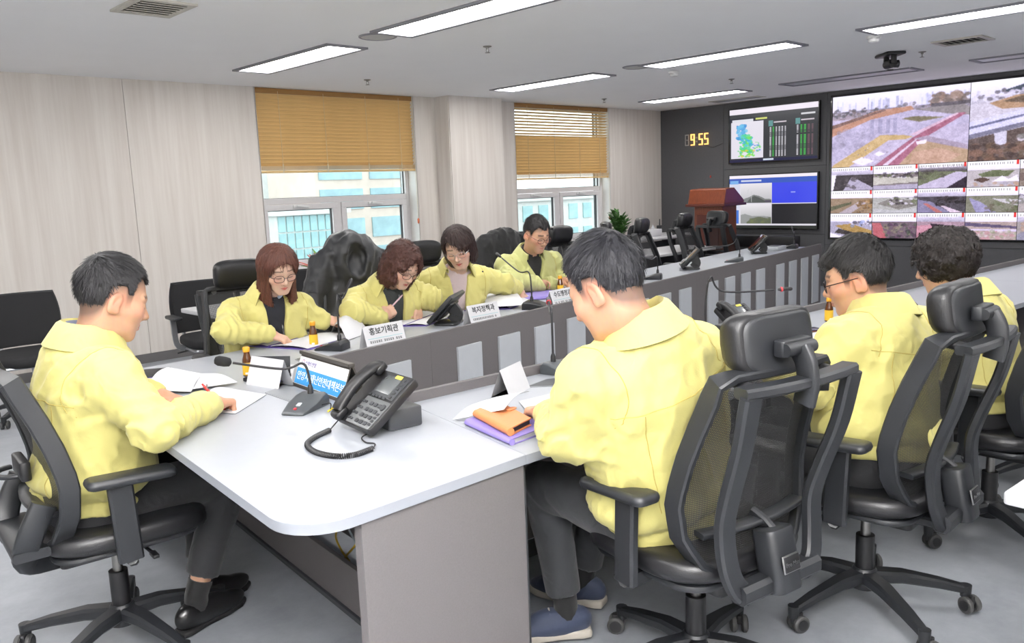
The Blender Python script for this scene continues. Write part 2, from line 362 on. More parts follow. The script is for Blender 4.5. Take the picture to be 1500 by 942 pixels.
# --- ceiling fixtures
m_fix=mat('white_steel_fixture',(140,140,149),.5)
m_lamp=mat('lit_diffuser',(255,253,250),.5,emit=LAMP)
m_lampoff=mat('unlit_acrylic_diffuser',(212,213,220),.35)
def light(x,y,on,label):
    t=thing('ceiling_light',label,'ceiling light',(x,y,ZC),0,'long recessed ceiling lights'); L,w=1.50,.36; mb=MB()
    for s in(-1,1):
        mb.prism([(s*w/2,-L/2),(s*(w/2-.038),-L/2+.038),(s*(w/2-.038),L/2-.038),(s*w/2,L/2)][::s],-.014,.0)
        mb.prism([(-w/2,s*L/2),(w/2,s*L/2),(w/2-.038,s*(L/2-.038)),(-w/2+.038,s*(L/2-.038))][::-s],-.014,.0)
    mb.build('trim_frame',m_fix,t,smooth=0)
    MB().box((0,0,-.004),(w-.078,L-.078,.006)).build('diffuser',m_lamp if on else m_lampoff,t,smooth=0)
LX=(.62,3.63,6.66,9.46); 
for i,x in enumerate(LX):
    for j,(y,nm) in enumerate(((6.16,'window wall'),(4.12,'left wing'),(2.07,'right wing'),(0.0,'camera side'),(-1.7,'rear wall'))):
        yy=y+(.0,.02,.08,.18)[i]*(j<3)
        if i==0: continue
        on=not(i==3 and j in(1,2,3,4))
        lab=[None,'lit ceiling light above the %s, row closest to the camera','lit ceiling light above the %s, middle row','%s ceiling light above the %s, row by the screens'][i]
        lab=lab%(('lit' if on else 'switched-off',nm) if i==3 else nm)
        light(x,yy,on,lab)
for y in(6.16,4.12,2.07,0.0): light(LX[0],y,True,'lit ceiling light in the row behind the head of the table, %.0f metres out from the camera'%y if 0 else 'lit ceiling light over the head of the table, '+{6.16:'next to the window wall',4.12:'second from the window wall',2.07:'third from the window wall',0.0:'above the camera side'}[y])
m_vent=mat('beige_vent_metal',(196,192,184),.4); m_void=mat('dark_duct_inside',(70,68,64),.9)
def vent(x,y,label):
    t=thing('ceiling_vent',label,'air vent',(x,y,ZC),0,'ceiling air vents'); w,l=.34,.40
    ring2=MB(); 
    for (cx,cy,dx,dy) in((0,l/2-.02,w,.04),(0,-l/2+.02,w,.04),(w/2-.02,0,.04,l-.08),(-w/2+.02,0,.04,l-.08)): ring2.box((cx,cy,-.006),(dx,dy,.012))
    ring2.build('vent_frame',m_vent,t,smooth=0)
    MB().box((0,0,-.001),(w-.07,l-.07,.003)).build('duct_plate',m_void,t,smooth=0)
    for k in range(6): MB().box((0,-.13+.052*k,-.008),(w-.08,.034,.004),rotm(28,0,0)).build('louvre',m_vent,t,smooth=0)
vent(2.02,4.94,'beige louvred air vent at the upper left of the ceiling'); vent(7.88,2.60,'beige louvred air vent near the ceiling camera')
m_grill=mat('pale_speaker_grille',(206,205,203),.7,bump=.4,bscale=900)
for (x,y,lab) in((3.61,4.97+.05,'round white ceiling speaker between the two near lights'),(6.56,5.02,'round white ceiling speaker over the middle of the left wing')):
    t=thing('ceiling_speaker',lab,'speaker',(x,y,ZC),0,'round ceiling speakers')
    MB().lathe([(.135,0),(.135,-.006),(.12,-.010),(.118,0)],32).build('rim',m_fix,t); MB().lathe([(.118,0),(.118,-.006),(.0,-.009)],32).build('grille',m_grill,t)
m_steel=mat('brushed_steel',(150,148,146),.35,metal=1.)
for (x,y,lab) in((4.56,4.92,'sprinkler head in front of the near lights'),(4.825,6.925,'sprinkler head above the near blind'),(8.32,5.08,'sprinkler head in front of the wall screens'),(8.54,7.06,'sprinkler head above the far blind'),(8.24,3.06,'sprinkler head beside the ceiling camera')):
    t=thing('sprinkler',lab,'sprinkler',(x,y,ZC),0,'ceiling sprinklers')
    MB().lathe([(.034,0),(.032,-.006),(.012,-.012),(.010,-.022)],16).build('escutcheon',m_steel,t)
    MB().tube([(.01,0,-.02),(.014,0,-.035),(.004,0,-.048),(-.004,0,-.048),(-.014,0,-.035),(-.01,0,-.02)],.0025,6).build('frame_arm',m_steel,t)
    MB().lathe([(.02,-.05),(.02,-.047),(.002,-.045)],14).build('deflector',m_steel,t)
for (x,y,lab) in((7.19,5.04,'white smoke detector under the ceiling beside the middle lights'),(6.95,2.06+.9,'white smoke detector beside the right-hand lights')):
    t=thing('smoke_detector',lab,'smoke detector',(x,y,ZC),0,'smoke detectors')
    MB().lathe([(.055,0),(.055,-.014),(.05,-.02)],24).build('mounting_base',m_handle,t); MB().lathe([(.042,-.018),(.040,-.042),(.03,-.05)],24).build('detector_head',m_handle,t)
m_blk=mat('black_plastic',(28,28,31),.42,bump=.15,bscale=700); m_blk2=mat('satin_black_plastic',(40,42,46),.38,bump=.1,bscale=500); m_lens=mat('dark_lens_glass',(10,10,16),.08,coat=1)
# dome of the ceiling camera
t=thing('ceiling_camera','black pan-tilt camera hanging from the ceiling before the video wall','camera',(8.05,3.27,ZC),R(225))
MB().rbox((0,0,-.014),(.30,.18,.028),.03).build('ceiling_plate',m_blk,t)
MB().rbox((-.08,0,-.055),(.025,.05,.09),.01).rbox((.08,0,-.055),(.025,.05,.09),.01).build('yoke',m_blk,t)
MB().cone((-.066,0,-.095),(.066,0,-.095),.040,.040,20).build('camera_body',m_blk,t,smooth=50)
MB().lathe([(.034,0),(.036,.03),(.028,.036)],20,(0,.045,-.095),(0,1,0)).build('lens',m_lens,t)
MB().box((0,.0,-.15),(.05,.05,.012)).build('sensor_foot',m_blk,t,bevel=.004)
# ceiling air-conditioner slot by the screen wall
t=thing('ceiling_slot','slim grey ceiling slot just above the wall screens','ceiling slot',(10.42,6.28,ZC))
MB().box((0,.0,-.004),(.24,.75,.008)).build('slot_frame',m_vent,t,smooth=0); MB().box((0,0,-.009),(.16,.66,.004)).build('slot_plate',m_fix,t,smooth=0)
# ================================================================== OUTSIDE THE WINDOWS
m_gl1=mat('teal_curtain_glass',(150,186,188),.15,var=.18,scale=.6); m_gl2=mat('blue_office_glass',(150,180,186),.15,var=.18,scale=.6)
m_con=mat('pale_concrete',(206,206,202),.8,var=.06,scale=1.5); m_con2=mat('warm_render',(208,192,180),.8,var=.06,scale=1); m_road=mat('asphalt',(120,120,122),.9)
MB().box((60,70,-14),(200,120,.4)).build('ground',m_road,kind='structure',smooth=0)
def building(label,x0,x1,y,z0,z1,nx,nz,gap,mw,mg,depth=10):
    cx=(x0+x1)/2; t=thing('office_building',label,'building',(cx,y,-13.8)); zz=13.8
    MB().box((0,depth/2,(z1+zz)/2),(x1-x0,depth,z1+zz)).build('facade_wall',mw,t,smooth=0)
    MB().box((0,depth/2-.2,z1+zz+.25),(x1-x0+.6,depth+.6,.5)).build('parapet',mw,t,smooth=0)
    pw=(x1-x0)/nx; ph=(z1-z0)/nz; me=MB().box((0,0,0),(pw-gap,.25,ph-gap)).mesh('pane',mg,0)
    for j in range(nz):
        for i in range(nx): obj('window_pane',me,t,(-(x1-x0)/2+pw*(i+.5),-.02,z0+zz+ph*(j+.5)))
    return t
building('teal glass office block with a white grid, seen through the near window',39,46.6,72,-13,-.2,9,8,.16,m_con,m_gl1)
building('grey-beige office block with long teal glass bands, right of the gridded block',46.9,66,78,-10,9,3,6,1.0,m_con2,m_gl2)
building('pale high block with rows of windows behind the gridded block',32,66,112,-4,26,10,9,1.5,m_con,m_gl1)
building('pale apartment block seen through the far window, left half',66.6,79,82,-12,6,6,7,1.2,m_con,m_gl2)
building('low white hall with wide windows seen through the far window, right half',80,108,92,-12,-.5,8,3,1.4,m_con,m_gl1)
# ================================================================== WALL SCREENS (flat pictures drawn as colour on a fine grid)
m_bezel=mat('glossy_black_bezel',(14,14,16),.2,coat=.4)
def canvas(w,h,c): a=np.zeros((h,w,3)); a[:]=np.array(c)/255.; return a
def rect(a,x0,y0,x1,y1,c):
    h,w=a.shape[:2]; a[int(round(y0*h)):max(int(round(y1*h)),int(round(y0*h))+1),int(round(x0*w)):max(int(round(x1*w)),int(round(x0*w))+1)]=np.array(c)/255.
def poly(a,pts,c,al=1.):
    h,w=a.shape[:2]; Y,X=np.mgrid[0:h,0:w]; X=(X+.5)/w; Y=(Y+.5)/h; ins=np.zeros((h,w),bool); n=len(pts)
    for i in range(n):
        x0,y0=pts[i]; x1,y1=pts[(i+1)%n]
        if y0==y1: continue
        c_=((y0>Y)!=(y1>Y))&(X<(x1-x0)*(Y-y0)/(y1-y0)+x0); ins^=c_
    a[ins]=a[ins]*(1-al)+np.array(c)/255.*al
def speck(a,x0,y0,x1,y1,cols,n,rs,seed=0,al=.8):
    rg=np.random.RandomState(seed); h,w=a.shape[:2]; Y,X=np.mgrid[0:h,0:w]
    for _ in range(n):
        cx,cy=rg.uniform(x0,x1)*w,rg.uniform(y0,y1)*h; r=rg.uniform(*rs)*w; c=np.array(cols[rg.randint(len(cols))])/255.
        yl,yh=max(0,int(cy-r)),min(h,int(cy+r)+2); xl,xh=max(0,int(cx-r)),min(w,int(cx+r)+2)
        m=((X[yl:yh,xl:xh]-cx)**2+((Y[yl:yh,xl:xh]-cy)*1.5)**2)<r*r; a[yl:yh,xl:xh][m]=a[yl:yh,xl:xh][m]*(1-al)+c*al
def vgrad(a,y0,y1,c0,c1):
    h=a.shape[0]; i0,i1=int(y0*h),int(y1*h)
    for i in range(i0,i1): t=(i-i0)/max(1,i1-i0); a[i]=(np.array(c0)*(1-t)+np.array(c1)*t)/255.
def picture(name,a,origin,ux,uz,w,h,m,parent):
    """a: (H,W,3) sRGB; origin = top-left corner; ux = rightwards unit vector; drawn as one quad per picture cell"""
    H,W=a.shape[:2]; o=np.array(origin,float); ux=np.array(ux,float); uz=np.array(uz,float)
    gx=np.linspace(0,w,W+1); gy=np.linspace(0,h,H+1); X,Y=np.meshgrid(gx,gy)
    V=o+X[...,None]*ux-Y[...,None]*uz; me=bpy.data.meshes.new(name)
    idx=np.arange((H+1)*(W+1)).reshape(H+1,W+1); F=np.stack([idx[:-1,:-1],idx[1:,:-1],idx[1:,1:],idx[:-1,1:]],-1).reshape(-1,4)
    me.vertices.add(V.size//3); me.vertices.foreach_set('co',V.reshape(-1).astype(np.float32))
    me.loops.add(F.size); me.loops.foreach_set('vertex_index',F.reshape(-1).astype(np.int32)); me.polygons.add(len(F)); me.polygons.foreach_set('loop_start',np.arange(0,F.size,4,dtype=np.int32)); me.update(calc_edges=True)
    c=np.clip(a,0,1); l=np.where(c<=.04045,c/12.92,((c+.055)/1.055)**2.4).reshape(-1,3)
    at=me.color_attributes.new('Col','FLOAT_COLOR','CORNER'); cc=np.ones((len(F)*4,4),np.float32); cc[:,:3]=np.repeat(l,4,0); at.data.foreach_set('color',cc.ravel())
    me.materials.append(m); me.validate(); return obj(name,me,parent)
m_scr=mat_attr('screen_picture',rough=.25,emit=.50)
m_vw=mat_attr('video_wall_picture',rough=.25,emit=.58)
UX,UZ=(0,-1,0),(0,0,1)
def tv(label,y0,y1,z0,z1,a):
    t=thing('wall_television',label,'television',(XS,(y0+y1)/2,z0),0,'televisions on the front wall'); w=y0-y1; h=z1-z0; b=.016
    MB().rbox((-.02,0,h/2),(.05,w,h),.004).build('casing',m_bezel,t)
    mb=MB(); f=-.048
    for (cy,cz,dy,dz) in((0,b/2,w,b),(0,h-b/2,w,b),(w/2-b/2,h/2,b,h-2*b),(-w/2+b/2,h/2,b,h-2*b)): mb.box((f,cy,cz),(.010,dy,dz))
    mb.build('bezel',m_bezel,t,smooth=0,bevel=.002)
    picture('display',a,(-.0462,w/2-b,h-b),UX,UZ,w-2*b,h-2*b,m_scr,t); return t
# weather radar page
a=canvas(220,124,(52,54,60)); rect(a,0,0,1,.10,(244,236,248)); rect(a,0,.10,1,.17,(58,60,66)); rect(a,0,.17,.38,.26,(34,34,52)); rect(a,.03,.19,.28,.24,(226,226,236)); rect(a,.31,.185,.44,.215,(214,220,120))
rect(a,.02,.245,.40,.93,(232,228,240)); rect(a,.82,.17,.97,.20,(214,214,220))
speck(a,.09,.30,.20,.55,[(96,176,232),(70,150,220),(120,200,240)],60,(.008,.03),1,.75); speck(a,.13,.48,.26,.82,[(90,200,240),(60,180,220),(80,220,150),(110,230,90)],80,(.008,.028),2,.75)
speck(a,.10,.76,.30,.90,[(120,230,90),(90,210,120),(230,210,80)],40,(.006,.02),3,.75); speck(a,.28,.62,.36,.82,[(90,150,230),(110,220,110)],22,(.006,.016),4,.7)
for x0,nc,g in((.46,6,1),(.76,5,0)):
    rect(a,x0,.26,x0+.05,.36,(96,150,150)); rect(a,x0+.06,.28,x0+.20,.31,(206,196,206))
    for r in range(22):
        y=.38+.025*r
        if g==0 and 5<r<7: continue
        for c in range(nc):
            x=x0+.012+c*(.20/nc); col=(70,190,84) if (c==1 if g else c in(1,2)) else (214,212,220)
            if g==0 and c>2: col=(120,90,100)
            rect(a,x,y,x+.10/nc,y+.014,col)
rect(a,0,.955,1,1,(30,32,72)); rect(a,.40,.955,.52,.985,(214,224,240))
tv('upper wall television showing a weather radar page',6.641,5.283,1.695,2.463,a)
# four-way camera page
a=canvas(220,124,(226,222,232)); rect(a,0,0,1,.06,(248,240,250)); rect(a,0,.06,1,.15,(58,92,190)); rect(a,.01,.10,.11,.16,(120,176,236)); rect(a,.14,.09,.38,.12,(210,216,240))
rect(a,0,.16,.125,.93,(214,216,236)); rect(a,.03,.66,.115,.92,(60,112,206))
s=canvas(80,46,(228,224,232)); vgrad(s,0,1,(236,232,238),(188,188,192)); poly(s,[(0,.95),(.12,.78),(.28,.7),(.42,.58),(.6,.64),(.8,.80),(1,.82),(1,1),(0,1)],(128,130,130)); poly(s,[(.2,1),(.3,.78),(.45,.64),(.62,.74),(.8,.9),(1,.9),(1,1)],(86,90,88)); rect(s,.345,.42,.365,.95,(200,200,202)); poly(s,[(.2,.72),(.25,.28),(.265,.28),(.22,.72)],(206,206,210)); rect(s,.8,.86,.98,.98,(92,86,100))
a[19:65,30:110][:,:]=np.repeat(np.repeat(s,1,0),1,1)[:46,:80]
s=canvas(80,46,(226,222,230)); vgrad(s,0,1,(236,232,238),(170,172,172)); poly(s,[(0,.55),(.15,.5),(.4,.62),(.7,.6),(1,.66),(1,1),(0,1)],(150,152,152)); poly(s,[(.2,.92),(.35,.74),(.6,.64),(.85,.72),(1,.76),(1,1),(.2,1)],(104,110,88)); speck(s,.3,.7,.98,.96,[(120,128,84),(96,104,86)],30,(.02,.06),5,.6)
a[68:114,30:110]=s[:46,:80]
rect(a,.505,.15,1,.53,(64,76,236)); rect(a,.72,.32,.77,.345,(150,160,240)); rect(a,.505,.545,1,.92,(40,40,44)); rect(a,0,.95,1,1,(40,44,40))
tv('lower wall television showing a four-way camera page',6.641,5.283,.768,1.539,a)
# --- video wall
VY,VZT,VZB=5.124,2.479,.660; TW=.5525; rows=(1.573,1.273,.978,.660)
vw=thing('video_wall','large video wall filled with river and traffic camera pictures','video wall',(XS,VY-3*TW,VZB))
Wt=6*TW; Ht=VZT-VZB
mb=MB()
for (cy,cz,dy,dz) in((0,-.012,Wt+.05,.024),(0,Ht+.012,Wt+.05,.024),(Wt/2+.012,Ht/2,.024,Ht),(-Wt/2-.012,Ht/2,.024,Ht)): mb.box((-.006,cy,cz),(.03,dy,dz))
mb.build('surround_frame',m_bezel,vw,smooth=0,bevel=.003)
MB().box((.003,0,Ht/2),(.01,Wt,Ht)).build('backing',m_black,vw,smooth=0)
def lively(a,seed):
    h,w=a.shape[:2]; Y,X=np.mgrid[0:h,0:w].astype(np.float32); s=300./max(h,w)
    b=a.copy(); b[1:-1,1:-1]=(a[1:-1,1:-1]*2+a[:-2,1:-1]+a[2:,1:-1]+a[1:-1,:-2]+a[1:-1,2:])/6
    def nz(k,sd): return value_noise(np.stack([X.ravel()*k,Y.ravel()*k*1.3,np.full(h*w,sd*7.3,np.float32)],1),sd).reshape(h,w)
    n=nz(.55,seed)*.5+nz(.22,seed+1)*.35+nz(.08,seed+2)*.3; top=np.clip(Y/h*6,0,1); lum=b.mean(2,keepdims=True); b=lum+(b-lum)*.85
    b=(b-.52)*1.12+.50+(n*.12*(.35+top*.65))[...,None]*np.where(b>.86,.3,1.); return np.clip(b*np.array((1.,.97,1.06)),0,1)
def tile(a,c0,c1,zt,zb):
    a=lively(np.repeat(np.repeat(a,2,0),2,1) if a.shape[1]<100 else a,int(c0*5+zt*17)) if a.shape[1]>100 else np.concatenate([np.repeat(np.repeat(a[:5],2,0),2,1),lively(np.repeat(np.repeat(a,2,0),2,1),int(c0*5+zt*17))[10:]],0)
    y=3*TW-c0*TW; picture('camera_picture',a,(-.006,y-.003,zt-VZB-.003),UX,UZ,(c1-c0)*TW-.006,zt-zb-.006,m_vw,vw)
def caption(a,n,seed,h0=.0,h1=.16):
    rg=np.random.RandomState(seed); x=.03
    for i in range(n):
        w=rg.uniform(.025,.05); rect(a,x,h0+.02,x+w,h1,(250,248,252)); rect(a,x+w*.4,h0+.05,x+w*.6,h1-.03,(150,146,156)); x+=w+.012
        if x>.86: break
    rect(a,.93,h0,.98,h1,(226,60,60))
# main picture: river, towers, red footbridge
a=canvas(250,132,(196,190,206)); vgrad(a,0,.22,(236,240,252),(226,226,240))
rg=np.random.RandomState(11)
for i in range(46):
    x=rg.uniform(0,1); w=rg.uniform(.008,.022); h=rg.uniform(.05,.17); c=rg.randint(190,236); rect(a,x,.19-h*.8,x+w,.24,(c-6,c-2,min(255,c+16)))
vgrad(a,.22,.34,(150,146,156),(176,164,166)); speck(a,0,.18,1,.30,[(96,98,100),(120,116,116),(200,196,204),(140,128,120)],130,(.006,.02),12,.7)
poly(a,[(0,.42),(.35,.24),(.6,.22),(.62,.27),(.3,.36),(0,.56)],(196,150,120)); poly(a,[(0,.40),(.4,.23),(.42,.25),(0,.45)],(140,112,100))
poly(a,[(0,.56),(.3,.36),(.62,.27),(.86,.34),(1,.42),(1,.5),(.75,.56),(.5,.62),(.3,.66),(.05,.92),(0,.95)],(190,186,204))
for x in(.30,.36,.42,.47): rect(a,x,.36,x+.03,.56,(168,166,186))
speck(a,.0,.5,.3,.8,[(176,172,190),(160,156,170)],40,(.01,.04),13,.5)
poly(a,[(.62,.27),(.95,.24),(1,.3),(1,.40),(.85,.36)],(150,146,140)); speck(a,.74,.10,.98,.22,[(150,128,110),(170,150,130),(130,120,110)],70,(.012,.03),14,.7); rect(a,.74,.21,1,.26,(112,108,110))
poly(a,[(.53,.38),(.62,.36),(.84,.40),(.66,.44)],(140,134,104))
poly(a,[(.02,.96),(.38,.58),(.55,.60),(.62,.63),(.42,.74),(.2,1),(.0,1)],(206,180,120)); poly(a,[(.14,1),(.44,.66),(.60,.66),(.44,.84),(.36,1)],(196,190,206))
poly(a,[(.34,1),(.62,.64),(.92,.36),(.985,.37),(.70,.66),(.52,1)],(176,112,130)); poly(a,[(.40,1),(.645,.66),(.66,.66),(.44,1)],(222,206,216)); poly(a,[(.60,.60),(.92,.36),(.93,.375),(.63,.62)],(220,190,200))
poly(a,[(.52,1),(.70,.66),(.8,.72),(1,.82),(1,1)],(190,164,128)); poly(a,[(.62,.84),(.80,.80),(.96,.90),(.86,1),(.6,1)],(204,170,140)); poly(a,[(.62,.66),(.72,.63),(1,.78),(1,.84)],(170,158,170))
poly(a,[(.16,.93),(.24,.87),(.34,.93),(.25,.99)],(236,234,240)); poly(a,[(.33,.84),(.37,.80),(.42,.84),(.37,.87)],(240,238,244)); poly(a,[(.64,.70),(.72,.68),(.71,.73),(.65,.74)],(236,228,236))
speck(a,.2,.68,.5,.98,[(150,140,150),(214,206,216)],20,(.004,.008),15,.8)
tile(a,0,3,VZT,rows[0])
# bridge picture
a=canvas(250,132,(200,200,206)); vgrad(a,0,.2,(240,244,254),(226,228,238)); poly(a,[(.2,.14),(.45,.02),(.7,.0),(1,.06),(1,.16),(.2,.16)],(86,96,104)); speck(a,0,.12,1,.26,[(206,204,214),(150,146,150),(230,228,236),(120,116,120)],120,(.008,.02),21,.8)
poly(a,[(0,.28),(.3,.22),(1,.2),(1,.5),(.3,.45),(0,.52)],(206,204,208)); poly(a,[(.12,.28),(.3,.2),(.6,.26),(.45,.36),(.2,.36)],(186,154,116)); poly(a,[(.2,.27),(.32,.22),(.5,.27),(.35,.31)],(120,104,84))
poly(a,[(0,.50),(1,.16),(1,.34),(0,.70)],(214,216,234)); poly(a,[(0,.56),(1,.22),(1,.24),(0,.59)],(120,124,150)); poly(a,[(0,.66),(1,.31),(1,.36),(0,.72)],(130,130,146))
poly(a,[(0,.72),(1,.38),(1,1),(0,1)],(110,96,88)); poly(a,[(.16,.66),(.24,.64),(.24,.8),(.17,.82)],(206,206,214)); poly(a,[(.3,.9),(.42,.7),(.6,.66),(1,.7),(1,1),(.4,1)],(214,210,214)); speck(a,.32,.66,1,.98,[(240,238,242),(160,156,150),(120,124,110)],140,(.01,.03),22,.7); speck(a,0,.8,.35,1,[(140,110,90),(90,76,70),(120,100,80)],60,(.015,.04),23,.7)
tile(a,3,6,VZT,rows[0])
GR,DK,SK,RD,TN,WH,AS=(118,128,92),(78,72,74),(232,232,244),(176,96,104),(190,158,126),(238,236,244),(176,172,184)
def small(seed,sky,ground,shapes,sp):
    a=canvas(64,36,ground); vgrad(a,0,.34,(246,244,252),sky)
    for pts,c in shapes: poly(a,pts,c)
    x0,y0,x1,y1,cols,n=sp; speck(a,x0,y0,x1,y1,cols,n,(.015,.06),seed,.6); caption(a,20,seed); return a
specs=[
 (AS,DK,[([(0,.3),(.12,.3),(.05,1),(0,1)],WH),([(.5,.4),(1,.9),(1,1),(.3,1)],AS)],(.1,.4,.6,.9,[DK,(100,92,92)],30)),
 (SK,(140,132,128),[([(0,.48),(1,.5),(1,.72),(0,.8)],(196,196,176)),([(0,.84),(1,.8),(1,1),(0,1)],AS)],(0,.3,1,.5,[GR,DK,WH],40)),
 (DK,(120,128,96),[([(0,.9),(.8,.35),(1,.4),(1,.7),(.6,1),(0,1)],(196,190,204)),([(.6,1),(1,.55),(1,1)],(70,60,72))],(0,.3,.6,.6,[GR,(92,88,80)],30)),
 (SK,(190,186,180),[([(.2,.5),(.5,.36),(.9,.4),(.8,.6),(.3,.62)],GR),([(.12,.72),(.3,.62),(.46,.72),(.3,.84)],(104,84,74)),([(.5,.8),(.68,.58),(.8,.72),(.96,.56),(1,.8)],WH)],(0,.84,1,1,[AS,TN],20)),
 (SK,(150,138,120),[([(0,.5),(.3,.5),(.3,.8),(0,.8)],(128,112,100))],(.2,.2,1,.6,[(190,180,190),DK,TN],40)),
 (AS,(186,176,170),[([(0,.9),(.5,.4),(1,.3),(1,1)],RD)],(0,.3,1,.6,[DK,TN],30)),
 (SK,(160,140,110),[([(.2,1),(.75,.42),(.9,.5),(.5,1)],(186,178,176)),([(0,.7),(.5,.5),(.5,.6),(0,.9)],(110,112,84))],(.6,.4,1,.95,[(150,110,60),(186,150,96),(110,92,70)],40)),
 (SK,(178,182,168),[([(.1,.6),(.4,.38),(.9,.46),(1,.7),(.6,.86)],(142,140,128)),([(0,.8),(.5,.9),(1,.8),(1,1),(0,1)],(190,194,186))],(.3,.3,1,.6,[GR,DK,WH],30)),
 (AS,(92,88,92),[([(0,.45),(.3,.55),(.7,1),(0,1)],(140,136,160)),([(.1,.6),(.2,.6),(.55,1),(.4,1)],(190,120,112)),([(.4,.6),(.95,1),(.7,1)],(216,200,206))],(.4,.35,1,.7,[(56,52,52),(80,72,72)],40)),
 (SK,(140,142,118),[([(.05,.4),(.3,.6),(.6,1),(.2,1)],(160,158,186)),([(.5,.45),(1,.5),(1,.75),(.7,.6)],(206,206,200))],(.4,.5,1,1,[GR,(120,112,92)],40)),
 (SK,(150,150,140),[([(0,.7),(.6,.4),(1,.5),(1,1),(0,1)],(176,170,160))],(0,.3,1,.6,[DK,WH],30)),
 (AS,(150,140,130),[([(0,1),(.5,.4),(.7,.4),(.6,1)],(190,186,196))],(0,.3,1,.7,[GR,TN],30)),
 (SK,(176,174,186),[([(.1,.5),(.5,.42),(1,.7),(1,.95),(.5,.8)],(180,150,84)),([(.2,.62),(1,.96),(.8,1),(.1,.8)],(78,72,70)),([(0,.8),(.4,1),(0,1)],WH)],(.5,.25,1,.5,[(140,160,206),WH,DK],30)),
 (SK,(128,112,116),[([(0,.4),(.2,.4),(.35,1),(.05,1)],(196,110,112))],(.25,.4,1,1,[(92,110,84),(120,86,110),(74,72,76),(156,150,120)],70)),
 (AS,(176,150,156),[([(.3,.4),(1,.55),(1,.75),(.3,.6)],(70,56,66)),([(0,.5),(.3,.45),(.5,1),(0,1)],(206,150,158))],(.5,.6,1,1,[GR,(196,110,120),(220,190,196)],40)),
 (SK,(186,170,158),[([(0,.36),(1,.5),(1,.58),(0,.5)],(110,100,124)),([(0,.6),(1,.62),(1,.7),(0,.66)],(216,206,224))],(0,.66,1,1,[(160,168,130),(200,150,150),(214,206,196)],60)),
 (AS,(170,164,156),[([(0,.8),(.5,.4),(1,.6),(1,1),(0,1)],(150,150,160))],(0,.3,1,.7,[GR,TN,DK],30)),
 (SK,(160,150,140),[([(0,.6),(1,.4),(1,.6),(0,.9)],(190,184,190))],(0,.6,1,1,[GR,TN],30)),
]
k=0
for r in range(3):
    zt,zb=rows[r],rows[r+1]
    for c in range(6): tile(small(40+k,*specs[k]),c,c+1,zt,zb); k+=1
# --- LED wall clock reading 9:55
m_led=mat('amber_led',(255,196,110),.4,emit=.85); m_ledoff=mat('unlit_led_segment',(176,172,170),.5)
ck=thing('wall_clock','digital wall clock with amber numerals on the dark wall','clock',(XS-.002,7.42,1.999),0)
SEG={'8':'abcdefg','9':'abcdfg','5':'acdfg'}
def digit(y,ch,m,nm,w=.070,h=.168):
    t=.017; mb=MB(); P={'a':(0,h-t/2,w,t),'g':(0,h/2,w,t),'d':(0,t/2,w,t),'f':(w/2-t/2,h*.75,t,h/2-t*.7),'b':(-w/2+t/2,h*.75,t,h/2-t*.7),'e':(w/2-t/2,h*.25,t,h/2-t*.7),'c':(-w/2+t/2,h*.25,t,h/2-t*.7)}
    for s in SEG[ch]: cy,cz,dy,dz=P[s]; mb.box((-.012,y+cy,cz),(.02,dy*.94,dz))
    mb.build(nm,m,ck,smooth=0,bevel=.004)
digit(-.05,'8',m_ledoff,'unlit_numeral'); digit(-.148,'9',m_led,'lit_numeral'); 
for z in(.055,.112): MB().box((-.012,-.217,z),(.02,.024,.024)).build('colon_dot',m_ledoff,ck,smooth=0,bevel=.004)
digit(-.288,'5',m_led,'lit_numeral'); digit(-.384,'5',m_led,'lit_numeral')
MB().tube([(-.004,-.36,-.01),(-.004,-.5,-.05),(-.004,-.66,-.0)],.003,6).build('power_cord',m_blk,ck)
o=MB().box((XS-.006,6.97,1.53),(.012,.02,.035)).build('wall_switch',mat('red_plastic',(200,70,60),.4),label='tiny red switch on the dark wall below the clock',cat='switch',smooth=0,bevel=.003)
# ================================================================== CONFERENCE TABLE
TZ=.73; LA=R(8.24); RA=R(-3.85)
m_top=mat('pale_grey_melamine',(174,178,186),.32,var=.012,scale=30)
m_edge=mat('grey_edge_band',(160,164,172),.45)
m_tp=mat('taupe_fabric_board',(108,104,105),.75,var=.05,scale=250,stretch=(1,1,1),bump=.2,bscale=900)
m_plate=mat('light_grey_plate',(192,196,202),.5)
m_lid=mat('grey_cable_lid',(150,153,157),.4); m_dgrey=mat('dark_grey_plastic',(66,68,72),.45)
def round_poly(P,rad,n=8):
    out=[]; m=len(P)
    for i in range(m):
        p=np.array(P[i],float); r=rad[i]
        if r<=0: out.append(tuple(p)); continue
        a=np.array(P[i-1],float)-p; b=np.array(P[(i+1)%m],float)-p; a/=np.linalg.norm(a); b/=np.linalg.norm(b)
        th=math.acos(np.clip(a@b,-1,1)); d=r/math.tan(th/2); c=p+(a+b)/np.linalg.norm(a+b)*r/math.sin(th/2)
        s=p+a*d-c; e=p+b*d-c; ang=math.acos(np.clip(s@e/r/r,-1,1))
        for k in range(n+1):
            t=k/n; out.append(tuple(c+(math.sin((1-t)*ang)*s+math.sin(t*ang)*e)/math.sin(ang)))
    return out
def top(parent,poly):
    mb=MB(); mb.prism(poly,TZ-.027,TZ-.0008); 
    o=mb.build('edge_band',m_edge,parent,smooth=30)
    c=np.mean(poly,0); q=[tuple(c+(np.array(p)-c)*(1-.0012/max(.2,np.linalg.norm(np.array(p)-c)))) for p in poly]
    MB().prism(q,TZ-.0008,TZ).build('tabletop',m_top,parent,smooth=0)
uL=np.array((math.cos(LA),math.sin(LA))); nL=np.array((-uL[1],uL[0])); uR=np.array((math.cos(RA),math.sin(RA))); nR=np.array((-uR[1],uR[0]))
IL=np.array((1.80,3.160)); OL=IL+nL*.68; IR=np.array((1.71,2.325)); OR=np.array((1.564,1.600))
